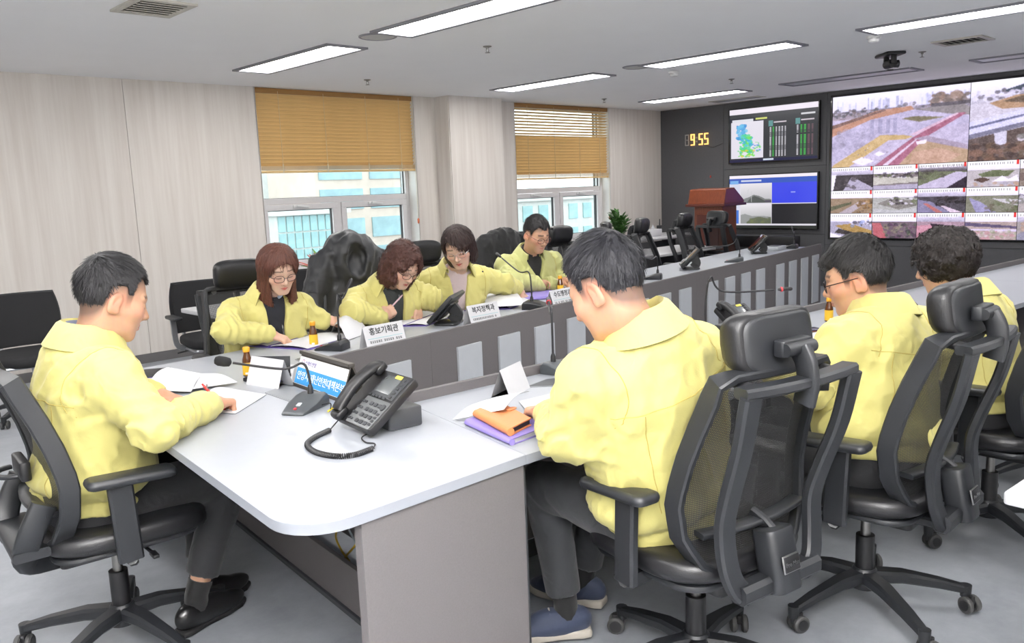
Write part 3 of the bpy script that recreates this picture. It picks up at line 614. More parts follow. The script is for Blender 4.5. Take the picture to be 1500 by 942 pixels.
def vpanel(p,q,z0,z1,t,m,nm,parent,side=1):
    p=np.array(p);q=np.array(q);d=(q-p)/np.linalg.norm(q-p);n=np.array((-d[1],d[0]))*side*t
    return MB().prism([tuple(p),tuple(q),tuple(q+n),tuple(p+n)],z0,z1).build(nm,m,parent,smooth=0,bevel=.0015)
head=thing('conference_table','head unit of the pale grey conference table with rounded near corner','table',(0,0,0),0)
hp=round_poly([(.845,1.592),tuple(OR),tuple(IR),tuple(IL),tuple(OL),(1.075,3.815)],[.13,0,0,0,0,.13])
top(head,hp)
vpanel((1.02,1.602),(1.562,1.608),0,TZ-.027,.032,m_tp,'end_panel',head)
vpanel((1.4745,2.30),(1.610,3.56),0.02,.19,.02,m_tp,'low_modesty_panel',head)
vpanel((1.4445,2.02),(1.4745,2.30),0.02,.19,.02,m_tp,'low_modesty_panel',head)
vpanel((1.43,1.64),(1.4445,2.02),0.02,.19,.02,m_tp,'low_modesty_panel',head)
vpanel((1.468,2.24),(1.606,3.52),0.0,.02,.03,m_dgrey,'plinth',head)
vpanel(tuple(IR),tuple(IL),.06,TZ+.035,.022,m_tp,'inner_panel',head,-1)
vpanel((1.62,1.66),(1.70,2.30),.0,TZ-.03,.02,m_dgrey,'cable_box_panel',head)
MB().box((1.35,3.74,.35),(.5,.03,.70)).build('end_panel',m_tp,head,smooth=0)
for (pts,c) in(([(497,768),(492,786),(500,806),(512,822)],(214,178,60)),([(531,768),(522,796),(506,816),(496,836)],(206,170,56)),([(508,770),(521,796),(530,822),(536,848)],(160,172,176))):
    MB().tube(spline([tuple(atx(x,y,1.58)) for x,y in pts],8),.0042,6).build('cable',mat('cable_%d'%c[0],c,.5),head)
def lid(pxs,label,parent):
    P=[atz(x,y,TZ) for x,y in pxs]; mb=MB(); q=[(p.x,p.y) for p in P]; mb.prism(q,TZ-.0002,TZ+.0025); o=mb.build('cable_lid',m_lid,parent,smooth=0)
    c=np.mean(q,0); q2=[tuple(c+(np.array(p)-c)*.86) for p in q]; MB().prism(q2,TZ+.0025,TZ+.0034).build('lid_inset',m_dgrey if label else m_lid,o,smooth=0)
lid([(388,576),(419,564),(484,589),(455,600)],0,head)
lid([(432,527),(458,519),(468,523),(443,532)],1,head)
def wing(side,i,label):
    I,O,u,n=(IL,OL,uL,nL) if side>0 else (IR,OR,uR,nR)
    o_=0 if i==0 else .744*(side>0)+(i-(1 if side>0 else 0))*1.506
    e_=.744 if (side>0 and i==0) else o_+1.506
    t=thing('conference_table_wing',label,'table',(0,0,0),0,'conference table wing units'); g=.0005
    p0,p1=I+u*(o_+g),I+u*(e_-g); q0,q1=O+u*(o_+g),O+u*(e_-g)
    if side<0 and i>0:
        q0=O+u*(o_+g+.146);q1=O+u*(e_-g+.146)
    elif side<0: q1=O+u*(e_-g+.146)
    poly=[tuple(p0),tuple(p1),tuple(q1),tuple(q0)] if side>0 else [tuple(q0),tuple(q1),tuple(p1),tuple(p0)]
    top(t,poly)
    vpanel(p0,p1,.06,TZ+.036,.022,m_tp,'front_panel',t,-1 if side>0 else 1)
    vpanel(p0,p1,.0,.06,.03,m_dgrey,'plinth',t,1 if side>0 else -1)
    for s in((.02,) if i else ()) + ((e_-o_)-.04,):     # leg panel at the unit's end
        a=I+u*(o_+s); b=O+u*(o_+s+(.12 if side<0 else 0)); vpanel(a,a+(b-a)*.62,0,TZ-.027,.025,m_tp,'leg_panel',t)
    offs=(.0,.40) if (side>0 and i==0) else (.190,.530,.868,1.205)
    for s in offs:
        a=I+u*(o_+s); n_=-n*(.022+.014) if side>0 else n*(.022+.014); b=a+u*(.19 if s else .18)
        MB().prism([tuple(a-n_*0.0+(n_*.60)),tuple(b+n_*.60),tuple(b+n_),tuple(a+n_)],.17,.665).build('accent_plate',m_plate,t,smooth=0,bevel=.002)
    return t
names=['beside the head of the table','second from the head','third from the head','fourth from the head','at the screen end']
for i in range(5): wing(1,i,'left wing unit of the conference table, '+names[i])
names=['beside the head of the table','second from the head','third from the head','at the far end']
RW=[wing(-1,i,'right wing unit of the conference table, '+names[i]) for i in range(4)]
lid([(768,568),(800,556),(842,551),(826,566)],1,RW[0])
# --- rear desks by the windows
m_desk=mat('white_desk_laminate',(214,214,218),.35); m_chrome=mat('silver_painted_steel',(190,192,196),.3,metal=.8)
def desk(x,y,w,d,label,rz=0,group='white rear desks by the windows'):
    t=thing('rear_desk',label,'desk',(x,y,0),rz,group)
    MB().rbox((0,0,.715),(w,d,.03),.012).build('desktop',m_desk,t)
    for s in(-1,1):
        lx=s*(w/2-.12)
        MB().tube(spline([(lx,-.05,.70),(lx,-.06,.45),(lx,-.08,.24),(lx,-.20,.08),(lx,-d/2+.03,.035)],5),.022,10).build('leg',m_chrome,t)
        MB().tube(spline([(lx,.02,.24),(lx,.12,.09),(lx,d/2-.05,.035)],5),.022,10).build('leg_foot',m_chrome,t)
        for yy in(-d/2+.03,d/2-.05): MB().lathe([(.022,0),(.024,.02),(.016,.036)],10,(lx,yy,0)).build('caster_glide',m_blk,t)
    MB().box((0,.08,.46),(w-.3,.018,.36)).build('modesty_panel',m_dgrey,t,smooth=0)
    MB().box((0,.05,.685),(w-.22,.06,.03)).build('under_rail',m_blk,t,smooth=0)
    return t
desk(3.07,5.45,1.48,.62,'white rear desk behind the woman with long straight hair')
desk(4.58,5.47,1.48,.62,'white rear desk behind the chair draped with a black coat')
desk(6.09,5.49,1.48,.62,'white rear desk behind the seated man with glasses by the window')
desk(7.62,5.52,1.48,.62,'white rear desk nearer the podium')
desk(9.75,7.18,1.5,.7,'white corner desk under the wood wall beside the dark wall')
desk(2.995,.17,1.9,.64,'white desk corner jutting in at the right edge',R(-4),'white desk at the right')
# --- podium
m_pod=mat('cherry_wood_veneer',(132,66,40),.35,var=.16,scale=5,stretch=(12,12,1.2)); m_pod2=mat('dark_cherry_edge',(104,46,34),.35,var=.12,scale=5,stretch=(2,12,12))
pp=atx(1048,300,9.95)
t=thing('podium','reddish cherry wood podium with slanted hooded top before the lower television','podium',(9.95,pp.y,0),R(180+4))
MB().prism([(-.24,-.24),(.24,-.24),(.24,.24),(-.24,.24)],.0,.06).build('foot',m_pod2,t,smooth=0,bevel=.006)
MB().box((0,0,.61),(.40,.42,1.10)).build('column',m_pod,t,smooth=0,bevel=.008)
MB().box((.215,0,.62),(.02,.32,.80)).build('front_panel',m_pod2,t,smooth=0,bevel=.006)
MB().prism([(-.30,1.16),(.27,1.16),(.21,1.36),(-.02,1.37),(-.30,1.20)],-.27,.27,lambda q:(q[0],q[2],q[1])).build('hood',m_pod,t,smooth=0,bevel=.01)
MB().prism([(-.33,1.13),(.30,1.13),(.30,1.165),(-.33,1.165)],-.29,.29,lambda q:(q[0],q[2],q[1])).build('hood_rim',m_pod2,t,smooth=0,bevel=.006)
# ================================================================== CHAIRS (local frame: sitter faces +Y, origin on the floor)
m_leather=mat('black_leather',(27,27,30),.36,bump=.25,bscale=350,var=.05); m_fab=mat('black_fabric',(30,30,33),.8,bump=.3,bscale=900)
m_frame_b=mat('charcoal_nylon',(35,37,41),.42,bump=.12,bscale=600); m_badge=mat('badge_silver',(190,190,190),.3,metal=1.); m_caster=mat('grey_caster_tyre',(78,78,78),.6)
def mesh_mat():
    m=bpy.data.materials.new('black_net_fabric'); m.use_nodes=True; nt=m.node_tree; b=nt.nodes['Principled BSDF']; b.inputs['Base Color'].default_value=(*lin((40,40,42)),1); b.inputs['Roughness'].default_value=.7
    tc=nt.nodes.new('ShaderNodeTexCoord'); w=nt.nodes.new('ShaderNodeTexWave'); w.inputs['Scale'].default_value=62; w.bands_direction='Z'; w2=nt.nodes.new('ShaderNodeTexWave'); w2.inputs['Scale'].default_value=62; w2.bands_direction='X'
    for q in(w,w2): nt.links.new(tc.outputs['Object'],q.inputs['Vector'])
    mn=nt.nodes.new('ShaderNodeMath'); mn.operation='MULTIPLY'; nt.links.new(w.outputs['Fac'],mn.inputs[0]); nt.links.new(w2.outputs['Fac'],mn.inputs[1])
    r=nt.nodes.new('ShaderNodeMapRange'); r.inputs[1].default_value=.35; r.inputs[2].default_value=.75; r.inputs[3].default_value=.85; r.inputs[4].default_value=.12
    nt.links.new(mn.outputs[0],r.inputs[0]); nt.links.new(r.outputs[0],b.inputs['Alpha']); return m
m_net=mesh_mat()
def superell(hw,hd,n,e=3.2):
    out=[]
    for k in range(n):
        t=2*math.pi*k/n; c,s=math.cos(t),math.sin(t); out.append((hw*math.copysign(abs(c)**(2/e),c),hd*math.copysign(abs(s)**(2/e),s)))
    return out
def cushion(mb,hw,hd,z0,z1,yc=0,dip=.0,front=.0,n=36,e=3.4,curve=None):
    rings=[]; H=z1-z0
    prof=[(.0,.80),(.02,.90),(.25,.985),(.5,1.),(.78,.985),(.93,.94),(1.,.86),(1.02,.6),(1.03,.3)]
    for fz,fs in prof:
        for x,y in superell(hw*fs,hd*fs,n,e):
            z=z0+H*fz
            if fz>.9: z-=dip*(1-(x/hw)**2)*(1-(y/hd)**2)
            z-=front*max(0,(y/hd))**3
            rings.append((x,yc+y,z))
    F=[tuple(range(n-1,-1,-1))]
    for i in range(len(prof)-1):
        for k in range(n): F.append((i*n+k,i*n+(k+1)%n,(i+1)*n+(k+1)%n,(i+1)*n+k))
    rings.append((0,yc,z1+H*.03-dip)); c=len(rings)-1; b=(len(prof)-1)*n
    F+=[(b+k,b+(k+1)%n,c) for k in range(n)]
    mb.add(rings,F); return mb
def base5(t,rot=0,R0=.325,m=None,metal=False):
    m=m or m_frame_b
    MB().lathe([(.045,.075),(.05,.085),(.05,.125),(.034,.145)],20).build('hub',m,t)
    arm=MB(); P=[(0,.03,.115),(0,.12,.115),(0,.24,.095),(0,R0,.075)]; arm.bar(P,[.062,.055,.044,.034],[.045,.04,.032,.026]); arm.cone((0,R0,.05),(0,R0,.09),.017,.019,12); am=arm.mesh('base_leg',m,40)
    cs=MB(); cs.cone((0,0,.03),(0,0,.062),.010,.010,8); cs.rbox((0,.012,.046),(.016,.044,.030),.006); cm=cs.mesh('caster',m_blk,40)
    wm=MB().lathe([(.006,-.009),(.024,-.009),(.0285,-.005),(.0285,.005),(.024,.009),(.006,.009)],18,(0,.018,.0285),(1,0,0)).lathe([(.020,-.0105),(.018,.0105)],14,(0,.018,.0285),(1,0,0)).mesh('wheel',[m_caster,m_blk],40)
    wm.polygons.foreach_set('material_index',[0]*(len(wm.polygons)-16)+[1]*16)
    for k in range(5):
        a=R(rot+72*k); lg=obj('base_leg',am,t,(0,0,0),a)
        c=obj('caster',cm,t,(-math.sin(a)*R0,math.cos(a)*R0,0),a+R((40,170,95,-60,210)[k])); obj('wheel',wm,c,(.0175,0,0)); obj('wheel',wm,c,(-.0175,0,0))
def back_curve(z):
    """y of the backrest surface over height"""
    ks=[(.46,-.205),(.56,-.195),(.66,-.190),(.76,-.210),(.86,-.240),(.96,-.280),(1.0,-.296)]
    zs,ys=zip(*ks); return float(np.interp(z,zs,ys))
def task_chair(label,net=True,rear=True,headrest=True,loop=False,rot=0):
    t=thing('office_chair',label,'chair')
    base5(t,rot)
    gl=MB().cone((0,0,.12),(0,0,.26),.030,.030,18); gl.build('gas_lift_cover',m_blk,t); MB().cone((0,0,.25),(0,0,.36),.016,.016,14).build('gas_lift',m_steel,t)
    MB().rbox((0,-.03,.375),(.20,.30,.06),.02).build('tilt_mechanism',m_blk,t)
    for s in(-1,1): 
        l=MB().tube([(s*.09,.05,.375),(s*.22,.06,.372)],.006,8).rbox((s*.235,.06,.372),(.05,.02,.012),.005); l.build('lever',m_blk,t)
    MB().rbox((0,.01,.408),(.46,.44,.022),.09,6).build('seat_pan',m_frame_b,t)
    cushion(MB(),.262,.255,.415,.488,.015,.012,.03).build('seat',m_leather,t,smooth=60)
    # backrest: ring frame with net
    zs=np.linspace(.475,.975,13); hw=lambda z: float(np.interp(z,[.475,.55,.64,.75,.88,.975],[.185,.235,.245,.232,.212,.205]))
    L=[(-hw(z),back_curve(z)+.03*(hw(z)/.24)**2*1.2,z) for z in zs]; Rr=[(-x,y,z) for x,y,z in L]
    topc=[(x,back_curve(.99)+.03*(x/.24)**2,.988) for x in np.linspace(-.17,.17,5)]; botc=[(x,back_curve(.46)+.02*(x/.24)**2,.452) for x in np.linspace(.14,-.14,5)]
    loopP=np.array(L+topc+Rr[::-1]+botc)
    MB().bar(loopP,.022,.058,up=(0,1,.001),closed=True).build('back_frame',m_frame_b,t,smooth=35)
    nz,nx=15,11; G=np.zeros((nz,nx,3))
    for j,z in enumerate(np.linspace(.465,.98,nz)):
        w=hw(min(max(z,.475),.975))-.004
        for i,u in enumerate(np.linspace(-1,1,nx)): G[j,i]=(u*w,back_curve(z)+.034*(u*w/.24)**2,z)
    MB().sheet(G,.0).build('backrest',m_net if net else m_fab,t,smooth=60)
    MB().bar([(x,back_curve(.55)-.030+.03*(x/.2)**2,.565) for x in np.linspace(-.2,.2,9)],.045,.016,up=(0,0,1)).build('lumbar_support',m_frame_b,t,smooth=50)
    if rear:      # lyre-shaped outer carrier behind the net
        rf=MB()
        for s in(-1,1):
            P=spline([(s*.20,-.360,.958),(s*.196,-.330,.82),(s*.185,-.285,.69),(s*.178,-.262,.60),(s*.172,-.268,.50),(s*.150,-.280,.435),(s*.10,-.280,.40),(s*.05,-.24,.385),(s*.05,-.12,.38)],4)
            rf.bar(P,.030,.060,up=(1,0,0))
        rf.bar([(x,-.365+.02*(x/.2)**2,.965) for x in np.linspace(-.215,.215,7)],.050,.028,up=(0,0,1))
        rf.bar([(x,-.285,.42) for x in np.linspace(-.155,.155,5)],.055,.05,up=(0,0,1))
        o=rf.build('rear_carrier',m_frame_b,t,smooth=32)
        bx=MB().rbox((0,-.285,.475),(.10,.075,.17),.02,rot=rotm(-12,0,0)).build('carrier_housing',m_frame_b,t,smooth=40)
        MB().rbox((0,-.3295,.478),(.066,.005,.046),.002,rot=rotm(-12,0,0)).build('badge_rim',m_badge,bx); MB().rbox((0,-.3315,.478),(.060,.005,.040),.002,rot=rotm(-12,0,0)).build('badge',m_blk,bx)
        text_mesh('Pro Max',.016,m_badge,'badge_lettering',bx,M4from((0,-.3352,.478),(1,0,0),(0,.2,.98)))
        for s in(-1,1): MB().tube([(s*.15,-.355,.96),(s*.15,-.265,.972)],.014,10).build('carrier_bolt',m_blk,t)
        MB().bar([(0,-.275,.53),(0,-.24,.555),(0,-.20,.57)],.05,.022,up=(1,0,0)).build('lumbar_link',m_frame_b,t)
    else:
        for s in(-1,1):
            MB().bar(spline([(s*.19,-.215,.60),(s*.185,-.265,.50),(s*.14,-.27,.42),(s*.07,-.18,.385),(s*.05,-.08,.38)],4),.07,.03,up=(1,0,0)).build('rear_carrier',m_frame_b,t,smooth=50)
        MB().bar([(x,-.262,.455) for x in np.linspace(-.19,.19,5)],.10,.03,up=(0,0,1)).build('carrier_bridge',m_frame_b,t,smooth=50)
    if loop:
        P=[(.11*math.cos(a)*.55-.0,-.255-.055*math.sin(a),.665) for a in np.linspace(0,math.pi,11)]
        MB().bar(P,.022,.012,up=(0,0,1)).build('lumbar_handle',m_frame_b,t,smooth=50); MB().rbox((0,-.235,.675),(.16,.03,.06),.012).build('lumbar_block',m_blk,t,smooth=40)
    if headrest:
        hy,hz=-.285,1.058
        hr=MB(); n=9; G1=[]
        for sgn,th in((1,.045),(-1,.012)):
            pass
        W,Hh=.150,.081; rings=[]; m=36
        for (dy,sc) in((-.022,.90),(-.020,.965),(-.006,1.),(.020,1.),(.040,.96),(.052,.86),(.056,.6),(.057,.3)):
            for x,z in superell(W*sc,Hh*sc,m,4.2): rings.append((x,hy+dy+.030*(x/W)**2-.012*(z/Hh)**2*(dy>0)+.012*(z/Hh),hz+z))
        F=[tuple(range(m))]
        for i in range(7):
            for k in range(m): F.append((i*m+k,i*m+(k+1)%m,(i+1)*m+(k+1)%m,(i+1)*m+k))
        rings.append((0,hy+.057,hz)); F+=[(7*m+k,7*m+(k+1)%m,8*m) for k in range(m)]
        hr.add(rings,F); h=hr.build('headrest',m_leather,t,smooth=50)
        sh=MB(); r2=[]
        for (dy,sc) in((-.0235,.60),(-.028,.80),(-.026,.87),(-.018,.90)):
            for x,z in superell(W*sc,Hh*sc,m,4.2): r2.append((x,hy+dy+.030*(x/W)**2+.012*(z/Hh),hz+z))
        F=[tuple(range(m))]+[(i*m+k,i*m+(k+1)%m,(i+1)*m+(k+1)%m,(i+1)*m+k) for i in range(3) for k in range(m)]
        sh.add(r2,F).build('headrest_shell',m_frame_b,h,smooth=50)
        MB().rbox((0,hy-.040,hz-.01),(.115,.035,.042),.010).cone((-.055,hy-.058,hz-.012),(.055,hy-.058,hz-.012),.017,.017,14).build('pivot_bar',m_frame_b,h,smooth=40)
        MB().bar(spline([(0,hy-.060,hz-.012),(0,hy-.080,hz-.05),(0,hy-.085,hz-.10),(0,hy-.075,hz-.15)],4),.058,.022,up=(1,0,0)).build('headrest_arm',m_frame_b,t,smooth=50)
    for s in(-1,1):
        a=MB().bar([(s*.12,-.0,.395),(s*.27,-.01,.395),(s*.292,-.02,.41)],.05,.03,up=(0,1,0)).bar([(s*.292,-.02,.40),(s*.294,-.025,.52),(s*.294,-.03,.64)],.030,.072,up=(0,1,0)).build('armrest',m_frame_b,t,smooth=40)
        MB().rbox((s*.292,.005,.654),(.088,.255,.030),.026,5,rot=rotm(-2,0,0)).build('arm_pad',m_blk2,a,smooth=50)
        MB().rbox((s*.292,-.032,.50),(.006,.02,.03),.003).build('height_button',m_blk,a)
    return t
A0=task_chair('x')
def register(o):
    for c in kids(o):
        TREE.setdefault(o.name,[]).append(c); register(c)
register(A0)
B0=task_chair('x',rear=False,headrest=False,loop=True,rot=0); register(B0)
used=set()
def place(proto,x,y,face,label,group='high-backed office chairs',basespin=None):
    """face: compass angle the sitter looks along (degrees from +X)"""
    if proto.name not in used:
        used.add(proto.name); o=proto; o.location=(x,y,0); o.rotation_euler=(0,0,R(face-90)); o['label']=label; o['group']=group
    else: o=copy_tree(proto,None,(x,y,0),R(face-90),label,group)
    return o
# right wing (seen from behind)
place(A0,1.965,1.315,81,'black mesh chair of the man seen from behind, silver badge low on its back')
place(A0,2.70,1.13,91,'black mesh chair behind the man with glasses on the right wing')
place(A0,3.62,1.02,86,'black mesh chair of the dark-haired woman at the right')
place(A0,4.40,1.02,80,'empty black mesh chair beyond the dark-haired woman at the right')
place(A0,5.25,1.0,95,'empty black mesh chair farthest along the right wing')
# head of the table
place(B0,.850,2.83,-5,'black chair with rounded mesh back under the man at the head of the table')
# left wing (seen from the front)
LW=[(2.06,4.08,-100,'black high-backed chair of the woman with long straight hair'),
    (3.52,4.27,-88,'black high-backed chair of the woman with short bobbed hair'),
    (5.28,4.62,-86,'empty black chair on the left wing next to the seated man with glasses'),
    (6.02,4.66,-55,'empty black chair turned aside, left of the three before the podium'),
    (6.66,4.76,-70,'empty black chair in the middle of the three before the podium'),
    (7.66,4.96,-76,'empty black chair standing right in front of the podium'),
    (8.38,5.08,-15,'empty black chair turned sideways, right of the podium chairs')]
for x,y,f,l in LW: place(A0,x,y,f,l)
place(A0,2.86,4.21,-98,'black chair under the coat behind the woman with curly hair')
place(A0,4.50,4.50,-92,'black chair under the black jacket, of the man with glasses on the left wing')
# --- plain low-backed visitor chairs
def visitor_chair(label,arms=True):
    t=thing('visitor_chair',label,'chair'); base5(t,18,.30)
    MB().cone((0,0,.12),(0,0,.24),.034,.026,16).build('gas_lift_cover',m_blk,t); MB().cone((0,0,.23),(0,0,.39),.014,.014,12).build('gas_lift',m_chrome,t)
    MB().rbox((0,0,.40),(.44,.40,.022),.03).build('seat_frame',m_chrome,t); cushion(MB(),.235,.23,.41,.49,.01,.008,.02).build('seat',m_fab,t,smooth=60)
    nz,nx=9,9; G=np.zeros((nz,nx,3))
    for j,z in enumerate(np.linspace(.50,.86,nz)):
        w=.235-.03*((z-.68)/.18)**2
        for i,u in enumerate(np.linspace(-1,1,nx)): G[j,i]=(u*w,-.21-.10*(z-.5)+.045*u*u,z)
    MB().sheet(G,.032).build('backrest',m_fab,t,smooth=50)
    G2=G.copy(); G2[...,1]-=.022; c=G2.mean((0,1)); G2=c+(G2-c)*np.array([1.04,1,1.05]); MB().sheet(G2,.012).build('back_shell',m_blk2,t,smooth=50)
    for s in(-1,1):
        MB().bar([(s*.15,-.14,.40),(s*.15,-.235,.44),(s*.15,-.262,.58)],.04,.02,up=(1,0,0)).build('back_bracket',m_chrome,t)
        if arms:
            a=MB().bar(spline([(s*.22,-.02,.40),(s*.275,-.02,.44),(s*.285,-.03,.62)],4),.04,.014,up=(0,1,0)).build('armrest',m_chrome,t,smooth=40); MB().rbox((s*.285,.0,.635),(.07,.22,.026),.02).build('arm_pad',m_blk2,a)
    MB().tube([(.1,.0,.395),(.24,.02,.385),(.29,.02,.38)],.006,8).build('lever',m_blk,t)
    return t
V0=visitor_chair('x'); register(V0)
GV='low-backed chairs along the rear desks'
place(V0,1.55,6.45,-95,'low-backed black chair with chrome seat frame by the left edge of the photo',GV)
place(V0,2.66,5.98,-95,'low-backed black chair at the rear desk left of the long-haired woman',GV)
place(V0,3.44,6.0,-88,'low-backed black chair at the rear desk in front of the red plant',GV)
place(V0,6.45,5.98,-92,'low-backed black chair at the rear desk behind the seated man with glasses',GV)
place(V0,5.45,6.02,-85,'low-backed black chair at the rear desk left of the seated man with glasses',GV)
# ================================================================== THINGS ON THE TABLES
m_mic=mat('graphite_microphone_plastic',(74,78,82),.4,bump=.1,bscale=600); m_foam=mat('black_foam',(30,31,33),.95,bump=.6,bscale=900); m_red=mat('red_ring',(206,50,60),.4); m_goose=mat('black_gooseneck',(34,34,38),.4)
m_paper=mat('white_paper',(224,224,228),.8,var=.01); m_card=mat('white_card',(222,222,226),.6); m_ink=mat('grey_print_ink',(58,60,64),.8); m_cyan=mat('cyan_rule_ink',(120,196,206),.8)
m_purple=mat('purple_leatherette',(150,134,208),.5,bump=.2,bscale=500); m_purple2=mat('dark_purple_binding',(88,70,150),.5)
UPZ=Vector((0,0,1))
def mic(label,bpx,tip,rz,foam=False,ring=True,rise=.12,size=1.,m_base=None,bz=TZ,bow=.35):
    """desk microphone: wedge base, gooseneck to tip (px,py,z), capsule"""
    b=atz(bpx[0],bpx[1],bz); T=atz(*tip); t=thing('desk_microphone',label,'microphone',(b.x,b.y,bz),R(rz),'gooseneck desk microphones'); L,W=.155*size,.098*size
    mb=MB(); prof=[(-L/2,.004),(-L/2+.012,.013),(-.01,.030),(.035*size,.046),(L/2-.012,.048),(L/2,.034),(L/2,.0),(-L/2+.004,.0)]
    nn=len(prof); V=[]
    for y,k in((-W/2,.86),(-W/2+.012,1.),(W/2-.012,1.),(W/2,.86)):
        for x,z in prof: V.append((x*(.97 if k<1 else 1),y*(1-.22*(x<-.02)*(1 if abs(y)>0 else 0)),z*k))
    F=[tuple(range(nn)),tuple(range(3*nn,4*nn))[::-1]]+[(i*nn+j,i*nn+(j+1)%nn,(i+1)*nn+(j+1)%nn,(i+1)*nn+j) for i in range(3) for j in range(nn)]
    mb.add(V,F).build('base',m_base or m_mic,t,smooth=35,bevel=.002)
    MB().rbox((-.03*size,.0,.0265),(.022,.016,.004),.003,rot=rotm(0,-16,0)).build('talk_button',m_plate,t); MB().rbox((-.055*size,.0,.0185),(.010,.010,.004),.002,rot=rotm(0,-16,0)).build('indicator',m_red,t)
    Mi=Matrix.Rotation(-R(rz),3,'Z'); tl=Mi@(T-b); p0=Vector((.045*size,0,.046)); h=Vector((tl.x,tl.y,tl.z)); d=h-p0
    P=spline([p0,p0+UPZ*rise*.5,p0+UPZ*rise+d*.06,p0+d*bow+UPZ*rise*.75*(1-bow),h],8); MB().lathe([(.011,0),(.010,.02),(.006,.032)],14,tuple(p0)).build('stem_socket',m_goose,t); MB().tube(P[:-2],.0046,8).build('gooseneck',m_goose,t)
    e=np.array(h); dd=unit_(e-P[-7]); a=e-dd*.055
    if foam: MB().lathe([(.006,0),(.015,.006),(.018,.022),(.018,.045),(.013,.056),(.003,.060)],16,tuple(a),dd).build('windscreen',m_foam,t,smooth=60)
    else: MB().lathe([(.005,-.01),(.0085,.004),(.0095,.02),(.0095,.05),(.006,.056)],14,tuple(a),dd).build('capsule',m_goose,t,smooth=50)
    if ring: MB().lathe([(.0105,.002),(.0115,.004),(.0115,.009),(.0105,.011)],14,tuple(a),dd).build('light_ring',m_red,t)
    return t
def unit_(v): v=np.asarray(v,float); return v/np.linalg.norm(v)
mic('dark microphone with foam windscreen before the man at the head of the table',(446,600),(316,528,.905),-150+180,foam=True,ring=False,rise=.10,size=1.1,bow=.30)
mic('upright microphone in front of the long-haired woman',(486,512),(515,409,1.05),-60,ring=False,rise=.2,m_base=m_blk2)
mic('microphone with long dark base between the bobbed woman and the man with folded hands',(795,452),(727,371,1.05),120,ring=False,rise=.16,size=1.5,m_base=m_blk)
mic('microphone beside the man seen from behind, red ring below its tip',(824,548),(803,437,.99),95,rise=.2)
mic('low-arched microphone pointing at the man with glasses on the right wing',(1047,500),(1160,423,.955),100,rise=.24,bow=.22)
mic('microphone standing behind the head of the man seen from behind',(955,409),(934,372,1.0),-60,ring=False,m_base=m_blk2)
mic('microphone on a round grey foot, thin stem bent to the left',(1075,384),(1009,366,.86),-60,rise=.16,size=1.1,bow=.2)
mic('microphone at the screen end of the left wing, below the lower television',(1157,364),(1160,333,1.0),-80,ring=False,m_base=m_blk2)
# --- telephones
m_key=mat('grey_phone_key',(176,178,180),.5); m_key2=mat('dark_phone_key',(52,54,58),.5); m_pad=mat('grey_phone_face',(104,106,108),.45); m_lcd=mat('dim_phone_display',(96,100,102),.25,coat=.3); m_note=mat('yellow_sticker',(244,224,90),.7)
def phone(label,loc,rz):
    t=thing('desk_telephone',label,'telephone',loc,R(rz),'black desk telephones'); a=R(38); W=.215; Lp=.20; o=np.array((-.085,0,.014)); ux=np.array((math.cos(a),0,math.sin(a))); un=np.array((-math.sin(a),0,math.cos(a))); uy=np.array((0,1.,0)); rot=np.stack([ux,uy,un],1)
    P=lambda u,v,w=0: o+ux*u+uy*v+un*w
    MB().rbox(P(Lp/2,0,.002),(Lp,W,.026),.012,rot=rot).build('body',m_blk,t)
    MB().rbox((.045,0,.030),(.11,.15,.058),.01).build('stand',m_dgrey,t)
    for s in(-1,1): MB().lathe([(.010,0),(.010,.008)],10,(.09,s*.055,-.0)).build('rubber_foot',m_blk,t)
    MB().rbox(P(.053,-.032,.0155),(.098,.135,.003),.004,rot=rot).build('keypad_plate',m_pad,t)
    MB().rbox(P(.150,-.030,.0158),(.082,.130,.003),.004,rot=rot).build('display_frame',m_key2,t); MB().rbox(P(.152,-.018,.0178),(.060,.082,.002),.002,rot=rot).build('display',m_lcd,t)
    km=MB().rbox((0,0,0),(.0125,.016,.004),.003,2,rot=rot).mesh('key',m_key2,40); sm=MB().rbox((0,0,0),(.008,.013,.003),.002,2,rot=rot).mesh('small_key',m_key2,40)
    cm=MB().rbox((0,0,.0024),(.0070,.010,.001),.002,1,rot=rot).mesh('key_print',m_key,40)
    for r in range(4):
        for c in range(3): k=obj('key',km,t,tuple(P(.018+.021*r,-.055+.024*c-.012,.0185)))
        for c in range(2): obj('small_key',sm,t,tuple(P(.018+.021*r,.014+.017*c,.0185)))
        obj('small_key',sm,t,tuple(P(.020+.012*r,-.088,.0185)))
    for r in range(5): obj('small_key',sm,t,tuple(P(.117+.016*r,-.076,.0185))); obj('small_key',sm,t,tuple(P(.108,-.052+.020*r,.0185)))
    MB().cone(P(.080,-.086,.016),P(.080,-.086,.021),.011,.010,16).build('navigation_key',m_key2,t)
    MB().rbox(P(.184,-.042,.0195),(.012,.036,.0015),.002,rot=rot).build('sticker',m_note,t)
    h=MB(); hp=[P(.012,.078,.030),P(.03,.078,.040),P(.10,.078,.052),P(.175,.078,.044),P(.200,.078,.030)]
    h.bar(spline(hp,5),.046,.022,up=(0,0,1)); h.rbox(P(.016,.078,.026),(.046,.050,.024),.014,rot=rot); h.rbox(P(.190,.078,.030),(.046,.050,.026),.014,rot=rot); hs_=h.build('handset',m_blk,t,smooth=50)
    return t
